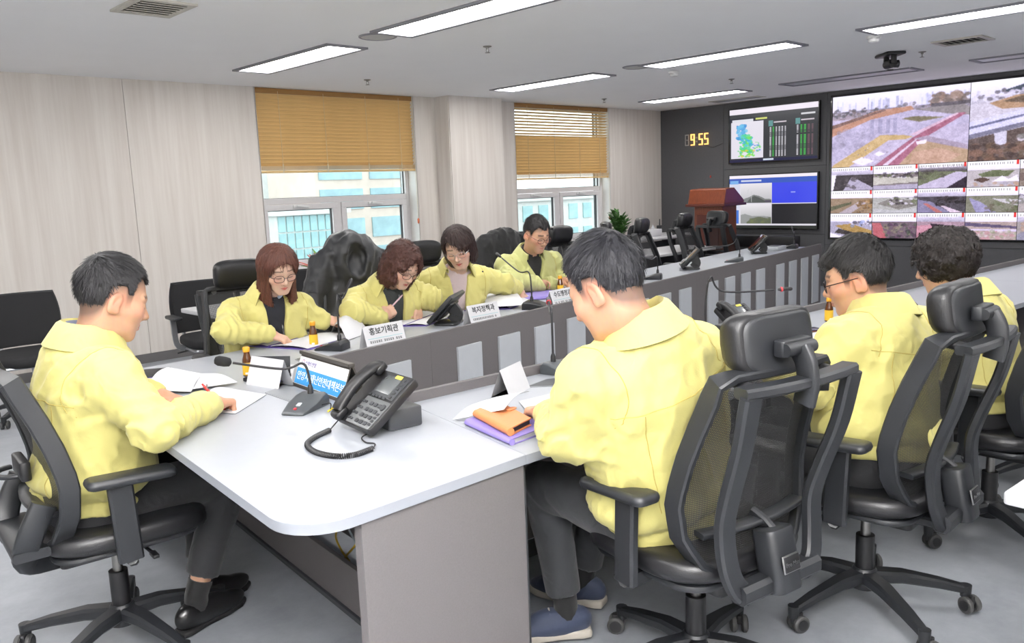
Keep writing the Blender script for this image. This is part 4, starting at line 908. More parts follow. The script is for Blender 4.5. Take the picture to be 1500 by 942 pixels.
def coil(name,pts,parent,rad=.0062,wire=.0019,turns=80):
    P=spline(pts,14); d=np.r_[0,np.cumsum(np.linalg.norm(np.diff(P,axis=0),axis=1))]; n=turns*9; s=np.linspace(0,d[-1],n); C=np.stack([np.interp(s,d,P[:,k]) for k in range(3)],1); T=np.gradient(C,axis=0); T/=np.linalg.norm(T,axis=1,keepdims=True)
    A=np.cross(T,(0,0,1)); A/=np.linalg.norm(A,axis=1,keepdims=True)+1e-9; Bn=np.cross(T,A); ph=np.linspace(0,turns*2*math.pi,n); Q=C+rad*(np.cos(ph)[:,None]*A+np.sin(ph)[:,None]*Bn); MB().tube(Q,wire,5).build(name,m_blk,parent,smooth=60)
ph=phone('black desk telephone with yellow sticker on the near table end',(1.475,2.165,TZ),-7); ph.scale=(1.1,1.1,1.1)
Mi=Matrix.Rotation(R(7),3,'Z'); L0=Vector((1.475,2.165,TZ))
def toph(x,y,z): return np.array(Mi@(atz(x,y,z)-L0))/1.1
coil('coiled_cord',[toph(483,630,TZ+.008),toph(462,640,TZ+.008),toph(450,651,TZ+.008),toph(462,662,TZ+.008),toph(490,668,TZ+.008),toph(520,666,TZ+.008),toph(546,657,TZ+.008)],ph)
MB().tube(spline([toph(546,657,TZ+.006),toph(549,650,TZ+.004),toph(536,648,TZ+.004),toph(530,641,TZ+.006),toph(541,634,TZ+.010)],6),.002,6).build('cord_tail',m_blk,ph); MB().tube(spline([toph(483,630,TZ+.006),toph(490,622,TZ+.012),toph(497,614,TZ+.03)],6),.002,6).build('cord_tail',m_blk,ph)
MB().tube(spline([toph(480,603,TZ+.004),toph(492,594,TZ+.016),toph(503,582,TZ+.010),toph(520,575,TZ+.004)],6),.0032,6).build('network_cable',mat('yellow_cable',(232,206,40),.5),ph); MB().tube(spline([toph(472,593,TZ+.01),toph(484,591,TZ+.03),toph(484,602,TZ+.004)],6),.0022,6).build('line_cable',m_blk,ph)
phone('black desk telephone half hidden behind the near headrest',(3.46,2.06,TZ),82)
phone('black desk telephone in front of the dark-haired woman, its keys edge-on',(4.12,1.62,TZ),150)
# --- sign board at the head
m_alu=mat('dark_bronze_holder',(84,80,76),.35,metal=.4); m_blue=mat('sky_blue_print',(62,160,232),.6); m_wprint=mat('white_print',(250,250,252),.6); m_lila=mat('violet_print',(110,100,170),.7); m_pink=mat('pink_print',(226,110,150),.7)
bl=Vector((1.600,2.930)); br=Vector((1.566,2.530)); w=(br-bl).length; rz=math.atan2(br.y-bl.y,br.x-bl.x)
sg=thing('sign_board','tent-shaped table sign with sky-blue band and white lettering','sign',((bl.x+br.x)/2,(bl.y+br.y)/2,TZ),rz)       # local x runs along the sign, -y... front faces the head of the table
Hs=.122; lean=.045; D=.10
q=[(0,0),(.004,0),(lean+.004,Hs),(D,0),(D+.004,0),(lean+.012,Hs+.006),(lean+.003,Hs+.006)]
q=[(-y,z) for y,z in q]
sgn=1
MB().prism([(y*-sgn,z) for y,z in q][::-1],-w/2,w/2,lambda v:(v[2],v[0],v[1])).build('holder',m_alu,sg,smooth=0,bevel=.0015)
ny=Vector((0,-Hs,lean)).normalized(); uyv=Vector((0,lean,Hs)).normalized(); fo=Vector((0,0,0))
def onface(x,v,d=.0): return fo+Vector((x,0,0))+uyv*v+ny*d
def facebox(x0,x1,v0,v1,d,m,nm,par):
    P=[onface(x0,v0,d),onface(x1,v0,d),onface(x1,v1,d),onface(x0,v1,d)]; Q=[p_-ny*.001 for p_ in P]
    return MB().add([tuple(v) for v in P+Q],[(0,1,2,3),(7,6,5,4),(0,4,5,1),(1,5,6,2),(2,6,7,3),(3,7,4,0)]).build(nm,m,par,smooth=0)
pr_=facebox(-w/2+.004,w/2-.004,.010,.120,.0016,m_wprint,'printed_sheet',sg); facebox(-w/2+.004,w/2-.004,.014,.076,.0026,m_blue,'blue_band',pr_)
facebox(-w/2,w/2,.0,.012,.005,m_alu,'bottom_rail',sg)
MB().box((0,lean+.004,Hs+.006),(w+.004,.026,.014)).build('top_bar',m_alu,sg,smooth=0,bevel=.003)
text_mesh('안양시 재난안전대책본부',.037,m_wprint,'lettering',pr_,M4from(onface(.006,.045,.0030),(1,0,0),uyv),bold=.0002)
for k in range(8): a=2*math.pi*k/8; MB().add([tuple(onface(-w/2+.040+.012*math.cos(a+e)*r_,.099+.012*math.sin(a+e)*r_,.0024)) for e,r_ in((-.3,.72),(.3,.72),(.3,1.05),(-.3,1.05))],[(0,1,2,3)]).build('emblem_petal',m_pink if k%2 else m_lila,pr_,smooth=0)
text_mesh('스마트안양',.020,m_lila,'lettering',pr_,M4from(onface(-w/2+.104,.098,.0024),(1,0,0),uyv))
# --- name cards
def name_card(label,cpx,z,title,rz,w=.235,h=.118):
    c=atz(cpx[0],cpx[1],z); t=thing('name_card',label,'name card',(c.x,c.y,TZ),rz,'folded white name cards'); D=.075
    MB().add([(-w/2,0,0),(w/2,0,0),(w/2,D/2,h),(-w/2,D/2,h),(-w/2,D,0),(w/2,D,0)],[(0,1,2,3),(3,2,5,4),(0,4,5,1)]).build('card',m_card,t,smooth=0)
    uy=Vector((0,D/2,h)).normalized(); n=Vector((0,-h,D/2)).normalized(); L=uy.length
    if title:
        text_mesh(title,.038,m_ink,'lettering',t,M4from(Vector((0,0,0))+uy*h*.78+n*.0010,(1,0,0),uy),bold=.0006)
        P=[Vector((sx*w*.44,0,0))+uy*h*(.50+dy)+n*.0008 for sx,dy in((-1,0),(1,0),(1,.016),(-1,.016))]; MB().add([tuple(v) for v in P],[(0,1,2,3)]).build('rule',m_cyan,t,smooth=0)
        rg=random.Random(len(title)+int(cpx[0])); x=-w*.40; mb=MB()
        while x<w*.38:
            ww=rg.uniform(.006,.010)
            for a,b in((0,.30),(.42,.62),(.75,1.)): P=[Vector((x+dx,0,0))+uy*h*(.33+.09*dz)+n*.0008 for dx,dz in((0,a),(ww,a),(ww,b),(0,b))]; mb.add([tuple(v) for v in P],[(0,1,2,3)])
            x+=ww+(.004 if rg.random()<.8 else .014)
        mb.build('fine_print',m_ink,t,smooth=0,kind='stuff')
    return t
name_card('white name card reading 홍보기획관 beside the curled page',(567,476),.845,'홍보기획관',R(2))
name_card('white name card reading 복지정책과 next to the tilted monitor',(713,446),.845,'복지정책과',R(3))
name_card('white name card reading 수도행정과 before the man with folded hands',(829,424),.845,'수도행정과',R(6))
name_card('blank back of a folded card between the two bottles on the left wing',(403,520),.845,None,R(100),.2,.11)
p=name_card('blank folded card standing behind the orange wallet',(735,566),.75,None,R(200),.17,.10)
# --- brown tonic bottles
m_amber=mat('amber_glass',(92,48,16),.08,coat=.6); m_lab=mat('yellow_label',(246,196,50),.5); m_cap=mat('orange_yellow_cap',(244,172,40),.4)
def bottle(label,px,py):
    c=atz(px,py,TZ); t=thing('drink_bottle',label,'bottle',(c.x,c.y,TZ),0,'small brown drink bottles')
    MB().lathe([(.017,0),(.0205,.003),(.0210,.01),(.0210,.060),(.0195,.072),(.0125,.096),(.0118,.108)],20).build('glass_body',m_amber,t,smooth=50)
    MB().lathe([(.0213,.008),(.0214,.010),(.0214,.058),(.0213,.060)],20).build('label_band',m_lab,t); MB().lathe([(.0138,.104),(.0145,.106),(.0145,.121),(.0125,.124)],20).build('cap',m_cap,t)
    c0=MB().box((-.0135,-.0172,.016),(.013,.001,.008),rotm(0,0,-38)).build('label_code',m_wprint,t,smooth=0)
bottle('brown drink bottle nearest the man at the head of the table',364,551); bottle('brown drink bottle left of the upright microphone',460,507); bottle('brown drink bottle behind the tilted monitor',664,466); bottle('brown drink bottle beside the folded hands',821,430); bottle('brown drink bottle in front of the man with glasses on the right wing',1214,471)
# --- tilted touch monitors on the left wing
m_scrback=mat('black_monitor_shell',(36,37,40),.35,bump=.1,bscale=500)
def monitor(label,px,py,rz,sc=1.):
    c=atz(px,py,TZ); t=thing('touch_monitor',label,'monitor',(c.x,c.y,TZ),R(rz),'small tilted monitors on the left wing'); w,h=.29*sc,.20*sc; a=R(48); rot=rotm(90-48+90,0,0)
    rot=np.array(Matrix.Rotation(R(44),3,'X')); cen=np.array((0,.0,.095*sc))
    MB().rbox(cen,(w,.024,h),.006,rot=rot).build('shell',m_scrback,t); MB().rbox(cen+rot@np.array((0,.0125,0)),(w-.02,.002,h-.02),.003,rot=rot).build('screen',m_lens,t)
    MB().rbox(cen+rot@np.array((0,-.018,-.01)),(w*.6,.016,h*.6),.006,rot=rot).build('rear_housing',m_scrback,t)
    MB().bar(spline([(0,-.03,.10*sc),(0,-.06,.05),(0,-.03,.012)],5),.07,.022,up=(1,0,0)).build('stand_neck',m_scrback,t); MB().rbox((0,-.01,.007),(.18*sc,.14*sc,.014),.03).build('stand_foot',m_scrback,t)
monitor('tilted black monitor next to the name card of the bobbed woman',655,474,35); monitor('tilted black monitor on the empty middle of the left wing',1010,394,38,1.05); monitor('tilted black monitor near the screen end of the left wing',1110,371,38,1.05)
# --- papers
def paper(label,corners,bend=0.,nm='paper_sheet',cat='paper',m=None,curl=None,thick=.0012,n=12,group='loose papers'):
    """corners: 4 (px,py,z) going round; bend = height of a bulge across the sheet"""
    C=[np.array(atz(*c)) for c in corners]; G=np.zeros((n,n,3)); 
    for j in range(n):
        for i in range(n):
            u,v=i/(n-1),j/(n-1); q=(1-u)*(1-v)*C[0]+u*(1-v)*C[1]+u*v*C[2]+(1-u)*v*C[3]; q=q+np.array((0,0,bend*math.sin(math.pi*u)*(1+.4*math.sin(3*v)))); G[j,i]=q
    b=G.reshape(-1,3).mean(0); b[2]=G[...,2].min(); o=MB().sheet(G-b,thick).build(nm,m or m_paper,None,60,0,tuple(b),0,label,cat,group); return o
z=TZ+.003
paper('lifted white sheet under the left hand of the man at the head',[(212,571,z+.02),(246,538,z+.03),(304,549,z+.02),(280,574,z+.005)],.020)
paper('wavy white sheet behind the writing hand at the head of the table',[(282,570,z+.01),(262,551,z+.02),(300,548,z+.02),(348,560,z+.008)],.015)
paper('printed sheet lying under the red pen',[(258,598,z),(318,566,z),(390,578,z),(345,606,z)])
paper('white note sheet beside the black pen tray',[(388,545,z),(400,528,z),(432,535,z),(428,556,z)])
# black case with blue pen
def tray():
    c=atz(392,556,TZ); t=thing('pen_tray','open black tray with a blue pen in it','tray',(c.x,c.y,TZ),R(-52))
    MB().rbox((0,0,.004),(.17,.085,.008),.008).build('tray_floor',m_blk,t); mb=MB()
    for (cx,cy,dx,dy) in((0,.040,.17,.006),(0,-.040,.17,.006),(.082,0,.006,.085),(-.082,0,.006,.085)): mb.box((cx,cy,.010),(dx,dy,.014))
    mb.build('tray_rim',m_blk,t,smooth=0,bevel=.002); MB().rbox((0,.045,.045),(.165,.004,.085),.003,rot=rotm(-8,0,0)).build('tray_lid',m_blk2,t)
    return t
tray()
def pen(label,p0,p1,m,r=.0048,tipm=None):
    p0=np.array(p0);p1=np.array(p1); c=(p0+p1)/2; t=thing('pen',label,'pen',tuple(c)); d=unit_(p1-p0); MB().tube([p0-c,p1-c-d*.014],r,10).build('barrel',m,t); MB().lathe([(r,0),(r*.75,.006),(.0008,.014)],10,tuple(p1-c-d*.014),d).build('tip',tipm or m_chrome,t); MB().lathe([(r*.7,0),(r*.7,.008)],8,tuple(p0-c-d*.008),d).build('push_button',m,t); MB().box(tuple(p0-c+d*.02+np.array((0,0,r+.001))),(.004,.004,.03)).build('clip',m_chrome,t); return t
m_pblue=mat('blue_pen',(60,70,210),.35); m_pred=mat('red_pen',(224,44,40),.35); m_ppink=mat('pink_pen',(240,206,216),.4); m_pdark=mat('dark_pen',(40,40,44),.35); m_pw=mat('white_violet_pen',(226,216,236),.4)
pen('blue pen lying in the black tray',atz(370,549,TZ+.018),atz(415,560,TZ+.016),m_pblue)
# binders and books
def book(label,corners,thick,cover,nm='notebook',cat='notebook',group=None,elastic=False):
    C=[atz(c[0],c[1],TZ+thick) for c in corners]; c=sum((Vector(q) for q in C),Vector())/4; t=thing(nm,label,cat,(c.x,c.y,TZ),0,group); q=[(p_.x-c.x,p_.y-c.y) for p_ in C]
    MB().prism(q,0,.003).build('back_cover',cover,t,smooth=0); MB().prism([tuple(np.array(p_)*.96) for p_ in q],.003,thick-.003).build('page_block',m_paper,t,smooth=0); MB().prism(q,thick-.003,thick).build('front_cover',cover,t,smooth=0)
    a,b=np.array(q[0]),np.array(q[1]); MB().tube([(*a,thick/2),(*b,thick/2)],thick/2,10).build('spine',cover,t,smooth=60); return t
def open_book(label,corners,thick,cover,group=None,nm='open_binder'):
    """corners (px) : outer left, outer right seen from its reader; opened flat"""
    C=[atz(c[0],c[1],TZ+.004) for c in corners]; c=sum((Vector(q) for q in C),Vector())/4; t=thing(nm,label,'binder',(c.x,c.y,TZ),0,group); q=[np.array((p_.x-c.x,p_.y-c.y)) for p_ in C]
    MB().prism([tuple(v) for v in q],0,.004).build('cover',cover,t,smooth=0); n=13; G=np.zeros((5,n,3))
    for j in range(5):
        for i in range(n):
            u,v=i/(n-1),j/4; w_=(1-u)*((1-v)*q[0]+v*q[3])+u*((1-v)*q[1]+v*q[2]); w_=w_*.95; G[j,i]=(*w_,.006+thick*abs(math.sin(2*math.pi*u))**.7)
    MB().sheet(G,.002).build('open_pages',m_paper,t,smooth=60); mb=MB(); mid0=(q[0]+q[1])/2; mid1=(q[3]+q[2])/2; MB().tube([(*mid0,.006),(*mid1,.006)],.005,8).build('binding',m_purple2,t); return t
open_book('open white binder with purple edges in front of the long-haired woman',[(338,505),(452,512),(520,492),(408,486)],.010,m_purple2)
paper('page curling up in a white roll beside the upright microphone',[(485,487,z),(508,499,z),(540,487,z),(500,470,z+.02)],.065,nm='curled_page')
open_book('open binder under the hands of the curly-haired woman',[(560,478),(625,477),(668,462),(612,456)],.008,m_purple2)
open_book('thick open binder with raised pages before the bobbed woman',[(680,455),(748,452),(785,437),(715,432)],.022,m_purple2)
paper('arched white page over the thick binder before the bobbed woman',[(706,432,z+.02),(712,450,z+.02),(768,447,z+.02),(752,430,z+.03)],.030,nm='arched_page')
book('purple notebook beside the bottle and the folded hands',[(757,437),(808,433),(812,420),(765,423)],.022,m_purple,group='purple notebooks')
book('purple planner under the orange wallet on the near wing',[(684,614),(750,643),(806,622),(735,596)],.020,m_purple,group='purple notebooks')
def wallet():
    C=[atz(x,y,TZ+.045) for x,y in((697,600),(748,627),(778,612),(728,586))]; c=sum((Vector(q) for q in C),Vector())/4; t=thing('phone_wallet','orange leather phone wallet with snap tab on the purple planner','wallet',(c.x,c.y,TZ+.0205)); q=[(p_.x-c.x,p_.y-c.y) for p_ in C]; m_or=mat('orange_leather',(224,140,86),.5,bump=.25,bscale=450)
    MB().prism(q,0,.004).build('back_flap',m_or,t,smooth=0,bevel=.001); MB().prism([tuple(np.array(p_)*.95) for p_ in q],.004,.020).build('phone_inside',m_blk,t,smooth=0,bevel=.002); MB().prism(q,.020,.0245).build('front_flap',m_or,t,smooth=0,bevel=.001)
    a,b=np.array(q[0]),np.array(q[1]); MB().tube([(*a,.0122),(*b,.0122)],.0122,12).build('spine',m_or,t,smooth=60)
    m1=(np.array(q[2])+np.array(q[3]))/2; m0=(np.array(q[0])+np.array(q[1]))/2; d=unit_(np.array((*(m1-m0),0))); MB().rbox((*(m1*.80),.0262),(.045,.022,.004),.010,rot=np.stack([d,np.cross((0,0,1),d),(0,0,1)],1)).build('snap_tab',m_or,t)
wallet()
paper('large white sheet curling over the orange wallet',[(663,615,z+.0),(712,589,z+.045),(776,573,z+.055),(738,600,z+.055)],.016,nm='curling_sheet')
paper('white sheets under the left hand of the man seen from behind',[(770,600,z),(760,588,z),(815,575,z),(840,590,z)])
book('open-edged purple notebook before the man with glasses on the right wing',[(1160,512),(1205,520),(1222,500),(1180,494)],.016,m_purple,group='purple notebooks')
paper('white sheets spread on the notebook before the man with glasses',[(1165,506,TZ+.02),(1208,513,TZ+.02),(1226,484,TZ+.02),(1190,488,TZ+.02)],.006)
c=atz(1180,486,TZ); t=thing('smartphone','smartphone in a brown folding case on the right wing','smartphone',(c.x,c.y,TZ),R(60)); MB().rbox((0,0,.005),(.078,.15,.008),.012).build('case',mat('brown_leather',(120,72,56),.5),t); MB().rbox((0,0,.011),(.074,.146,.006),.012).build('phone_glass',mat('navy_phone_glass',(50,54,96),.12,coat=.6),t)
# things on the head table behind the man
book('black tablet folder on the far corner of the head table',[(200,551),(238,548),(250,538),(212,541)],.014,m_blk,nm='tablet_folder',cat='folder'); 
paper('purple folder edge beside the tablet folder',[(197,560,z),(236,557,z),(244,549,z),(205,551,z)],m=m_purple,nm='purple_folder',cat='folder')
# control unit at the far end of the left wing
c=atz(1135,366,TZ); t=thing('control_keypad','small grey control keypad at the screen end of the left wing','keypad',(c.x,c.y,TZ),R(8)); MB().rbox((0,0,.02),(.24,.16,.04),.01).build('housing',m_plate,t); MB().rbox((0,0,.042),(.14,.09,.006),.006).build('key_panel',m_dgrey,t)
c=atz(1130,352,TZ); t=thing('speaker_bar','low black speaker bar below the lower television','speaker',(10.5,5.9,0),R(90)); MB().rbox((0,0,.62),(1.0,.16,.16),.03).build('cabinet',m_blk,t); MB().box((0,-.0,.27),(.9,.10,.54)).build('stand',m_dark,t,smooth=0)
# --- plants
m_leaf=mat('dark_green_leaf',(66,112,48),.45,var=.25,scale=12); m_leafr=mat('red_orange_leaf',(206,92,72),.5,var=.2,scale=10); m_leaf2=mat('fresh_green_leaf',(104,150,70),.45,var=.2,scale=12); m_pot=mat('white_ceramic_pot',(226,224,220),.3); m_soil=mat('potting_soil',(60,46,36),.95)
def leaf_mesh(name,L,w,m,droop=.15):
    G=np.zeros((6,3,3))
    for j in range(6):
        t=j/5; ww=w*math.sin(math.pi*min(1,.08+t*.92))**.8
        for i,s in enumerate((-1,0,1)): G[j,i]=(s*ww/2,t*L,.10*w*abs(s)-droop*L*t*t)
    return MB().sheet(G,.0008).mesh(name,m,60)
def plant(label,loc,kind,n,H_):
    t=thing('potted_plant',label,'plant',loc); rg=random.Random(n)
    MB().lathe([(.06,0),(.075,.01),(.095,.15),(.10,.155),(.085,.155),(.083,.13)],20).build('pot',m_pot,t); MB().lathe([(.083,.125),(.083,.135),(.0,.137)],20).build('soil',m_soil,t)
    if kind=='zz':
        lm=leaf_mesh('leaf',.075,.036,m_leaf)
        for k in range(n):
            a=rg.uniform(0,6.28); sp_=rg.uniform(.08,.30)*H_*1.3; h=H_*rg.uniform(.65,1); P=spline([(0,0,.13),(math.cos(a)*sp_*.3,math.sin(a)*sp_*.3,.13+h*.5),(math.cos(a)*sp_,math.sin(a)*sp_,.13+h)],6); st=MB().tube(P,np.linspace(.006,.003,len(P)),6).build('stem',m_leaf2,t)
            for j in range(4,len(P)):
                for s in(-1,1): o=obj('leaf',lm,st,tuple(P[j])); o.rotation_euler=(R(rg.uniform(15,50)),R(rg.uniform(-20,20)),a+s*R(62)-R(90))
            o=obj('leaf',lm,st,tuple(P[-1])); o.rotation_euler=(R(60),0,a-R(90))
    else:
        for k in range(n):
            m=m_leafr if k%2==0 else m_leaf2; lm=leaf_mesh('leaf',rg.uniform(.16,.24),.055,m,.3); o=obj('leaf',lm,t,(0,0,.13)); o.rotation_euler=(R(rg.uniform(35,80)),0,rg.uniform(0,6.28))
plant('bushy plant with red and green leaves on the rear desk by the near window',(3.40,5.62,.73),'red',26,.3)
plant('dark green leafy plant beside the far window',(7.12,5.70,.73),'zz',11,.30)
plant('small green plant behind the man with folded hands',(5.95,5.66,.73),'zz',5,.20)
# --- clutter on the corner desk
c=Vector((9.62,7.12,.73)); t=thing('tissue_pack','white tissue pack on the corner desk','tissue pack',tuple(c)); MB().rbox((0,0,.05),(.26,.14,.10),.02).build('pack',m_card,t); MB().add([(-.05,0,.10),(.05,0,.10),(.03,.02,.17),(-.02,-.02,.165)],[(0,1,2,3)]).build('tissue',m_paper,t,smooth=0)
for dx,lab in((-.24,'black handheld radio left of the tissue pack'),(.22,'black handheld radio right of the tissue pack')):
    t=thing('radio_handset',lab,'radio',(c.x+dx,c.y+.05,.73),R(20)); MB().rbox((0,0,.07),(.08,.06,.14),.012).build('body',m_blk,t); MB().cone((.02,0,.14),(.02,0,.23),.008,.006,8).build('antenna',m_blk,t); MB().rbox((0,-.03,.10),(.05,.004,.04),.004).build('speaker_grille',m_dgrey,t)
# ================================================================== PEOPLE (implicit surfaces meshed with surface nets)
F32=np.float32
def rc(P,a,b,ra,rb):
    a=np.asarray(a,F32); b=np.asarray(b,F32); ab=b-a; q=P-a; t=np.clip(q@ab/max(float(ab@ab),1e-9),0,1)
    q=q-t[:,None]*ab; return np.sqrt(np.einsum('ij,ij->i',q,q))-(ra+t*(rb-ra))
def ell(P,c,r,rot=None):
    q=P-np.asarray(c,F32)
    if rot is not None: q=q@np.asarray(rot,F32)
    r=np.asarray(r,F32); k0=np.linalg.norm(q/r,axis=1); k1=np.linalg.norm(q/(r*r),axis=1)+1e-9; return k0*(k0-1)/k1
def rbx(P,c,h,r):
    q=np.abs(P-np.asarray(c,F32))-np.asarray(h,F32)+r; return np.linalg.norm(np.maximum(q,0),axis=1)+np.minimum(q.max(1),0)-r
def smin(a,b,k):
    h=np.clip(.5+.5*(b-a)/k,0,1); return b+(a-b)*h-k*h*(1-h)
def smax(a,b,k): return -smin(-a,-b,k)
def snets(f,lo,hi,h,B=8):
    lo=np.asarray(lo,F32); hi=np.asarray(hi,F32); nb=np.ceil((hi-lo)/(h*B)).astype(int)
    I=np.stack(np.meshgrid(*[np.arange(n) for n in nb],indexing='ij'),-1).reshape(-1,3)
    cen=lo+(I+.5)*(h*B); d=f(cen.astype(F32)); act=I[np.abs(d)<h*B*.87*1.25+.004]
    g=np.arange(B+1); L=np.stack(np.meshgrid(g,g,g,indexing='ij'),-1).reshape(1,-1,3)
    gi=act[:,None,:]*B+L; pts=(lo+gi.reshape(-1,3)*h).astype(F32); vals=np.empty(len(pts),F32)
    for s in range(0,len(pts),400000): vals[s:s+400000]=f(pts[s:s+400000])
    V=vals.reshape(-1,B+1,B+1,B+1); S=V<0; n=nb*B
    c8=[V[:,x:x+B,y:y+B,z:z+B] for x in(0,1) for y in(0,1) for z in(0,1)]; s8=sum((c<0).astype(np.int8) for c in c8); m=(s8>0)&(s8<8)
    bi,ci,cj,ck=np.nonzero(m); gc=act[bi]*B+np.stack([ci,cj,ck],1); cid=(gc[:,0]*n[1]+gc[:,1])*n[2]+gc[:,2]
    cv=np.stack([c[m] for c in c8],1); off=np.array([(x,y,z) for x in(0,1) for y in(0,1) for z in(0,1)],F32)
    E=[(0,1),(2,3),(4,5),(6,7),(0,2),(1,3),(4,6),(5,7),(0,4),(1,5),(2,6),(3,7)]; acc=np.zeros((len(cid),3),F32); cnt=np.zeros(len(cid),F32)
    for a,b in E:
        va,vb=cv[:,a],cv[:,b]; x=(va<0)!=(vb<0); t=np.where(x,va/(va-vb+1e-12),0); p=off[a]+(off[b]-off[a])*t[:,None]; acc+=p*x[:,None]; cnt+=x
    verts=lo+(gc+acc/cnt[:,None])*h
    order=np.argsort(cid); sc=cid[order]
    def look(q):
        i=np.clip(np.searchsorted(sc,q),0,len(sc)-1); return np.where(sc[i]==q,order[i],-1)
    faces=[]
    for ax in range(3):
        A=[slice(None)]+[slice(0,B)]*3; Bq=list(A); Bq[ax+1]=slice(1,B+1)
        s0=S[tuple(A)]; s1=S[tuple(Bq)]; bi,i,j,k=np.nonzero(s0!=s1); fl=s0[bi,i,j,k]
        G=act[bi]*B+np.stack([i,j,k],1); u,v=(ax+1)%3,(ax+2)%3; q=[]
        for du,dv in((0,0),(-1,0),(-1,-1),(0,-1)):
            H=G.copy(); H[:,u]+=du; H[:,v]+=dv; q.append(look((H[:,0]*n[1]+H[:,1])*n[2]+H[:,2]))
        q=np.stack(q,1); ok=(q>=0).all(1); q=q[ok]; fl=fl[ok]; q[~fl]=q[~fl][:,::-1]; faces.append(q)
    return verts,np.concatenate(faces)
def np_mesh(name,V,F,mats,cols=None):
    me=bpy.data.meshes.new(name); me.vertices.add(len(V)); me.vertices.foreach_set('co',np.asarray(V,F32).ravel())
    me.loops.add(F.size); me.loops.foreach_set('vertex_index',F.astype(np.int32).ravel()); me.polygons.add(len(F)); me.polygons.foreach_set('loop_start',np.arange(0,F.size,4,dtype=np.int32)); me.update(calc_edges=True)
    me.polygons.foreach_set('use_smooth',[True]*len(F))
    for m in (mats if isinstance(mats,(list,tuple)) else [mats]): me.materials.append(m)
    if cols is not None: set_colors(me,cols)
    return me
def join(parts):
    V=[];F=[];C=[];o=0
    for v,f,c in parts: V.append(v);F.append(f+o);C.append(c);o+=len(v)
    return np.concatenate(V),np.concatenate(F),np.concatenate(C)
def unit(v): v=np.asarray(v,float); return v/np.linalg.norm(v)
def A3(v): return np.array((v[0],v[1],v[2]),float)
# ------------------------------------------------------------------ head (local: +Y face, +X its right... x to the person's right, +Z up)
def head_sdf(P,male=True,jaw=1.,ear=True,nb=(0,-.052,-.185)):
    ax=np.abs(P[:,0]); Q=P.copy(); Q[:,0]=ax
    d=ell(P,(0,-.012,.034),(.077,.097,.088))
    d=smin(d,ell(P,(0,.028,-.022),(.063*jaw,.066,.078)),.03)
    d=smin(d,rbx(P,(0,.028,-.072),(.043*jaw,.046,.03),.026),.03)
    d=smin(d,rc(P,(-.012,.066,-.094),(.012,.066,-.094),.017,.017),.02)
    d=smin(d,ell(Q,(.042*jaw,.052,-.018),(.026,.030,.026)),.02)         # cheeks
    d=smin(d,rc(Q,(.006,.082,.026),(.040,.070,.027),.010,.009),.014)    # brow ridge
    d=smax(d,-ell(Q,(.031,.102,.006),(.020,.020,.013)),.010)            # eye sockets
    d=smin(d,ell(Q,(.031,.0735,.004),(.0165,.0150,.0115)),.004)         # lowered lids
    nz=smin(rc(P,(0,.082,.014),(0,.104,-.026),.0065,.0115),ell(Q,(.0115,.092,-.031),(.0085,.012,.0085)),.006)
    d=smin(d,nz,.008)
    d=smax(d,-ell(Q,(.007,.1005,-.0395),(.0035,.006,.004)),.003)
    d=smin(d,rc(Q,(0,.090,-.0555),(.019,.080,-.059),.0062,.004),.005)   # lips
    d=smin(d,rc(Q,(0,.0885,-.0665),(.016,.080,-.064),.0070,.004),.005)
    d=smax(d,-rc(Q,(0,.0985,-.0608),(.021,.088,-.0612),.0018,.0014),.003)
    nk=rc(P,(0,-.022,-.055),nb,.054 if male else .045,.060 if male else .051); d=smin(d,nk,.03)
    if ear:
        rot=np.array(Matrix.Rotation(R(-14),3,'X')@Matrix.Rotation(R(16),3,'Z')); e=ell(Q,(.0795,-.012,-.004),(.0085,.0195,.0335),rot)
        e=smax(e,-ell(Q,(.0885,-.006,.002),(.0075,.0110,.0185),rot),.004); e=smin(e,ell(Q,(.0775,-.003,-.024),(.007,.009,.012)),.006)
        e=smin(e,rc(Q,(.076,.003,.012),(.082,-.012,-.012),.004,.004),.004)
        d=smin(d,e,.006)
    return d
def zline(y,kind,hl=0.):
    if kind=='short': return hl*np.exp(-((y-.012)/.056)**4)+np.interp(y,[-.13,-.10,-.075,-.05,-.034,-.028,.012,.022,.034,.040,.052,.066,.12],[-.060,-.060,-.055,-.045,-.028,.022,.030,.000,.005,.045,.062,.074,.078])
    return np.interp(y,[-.13,.12],[-.05,.07])
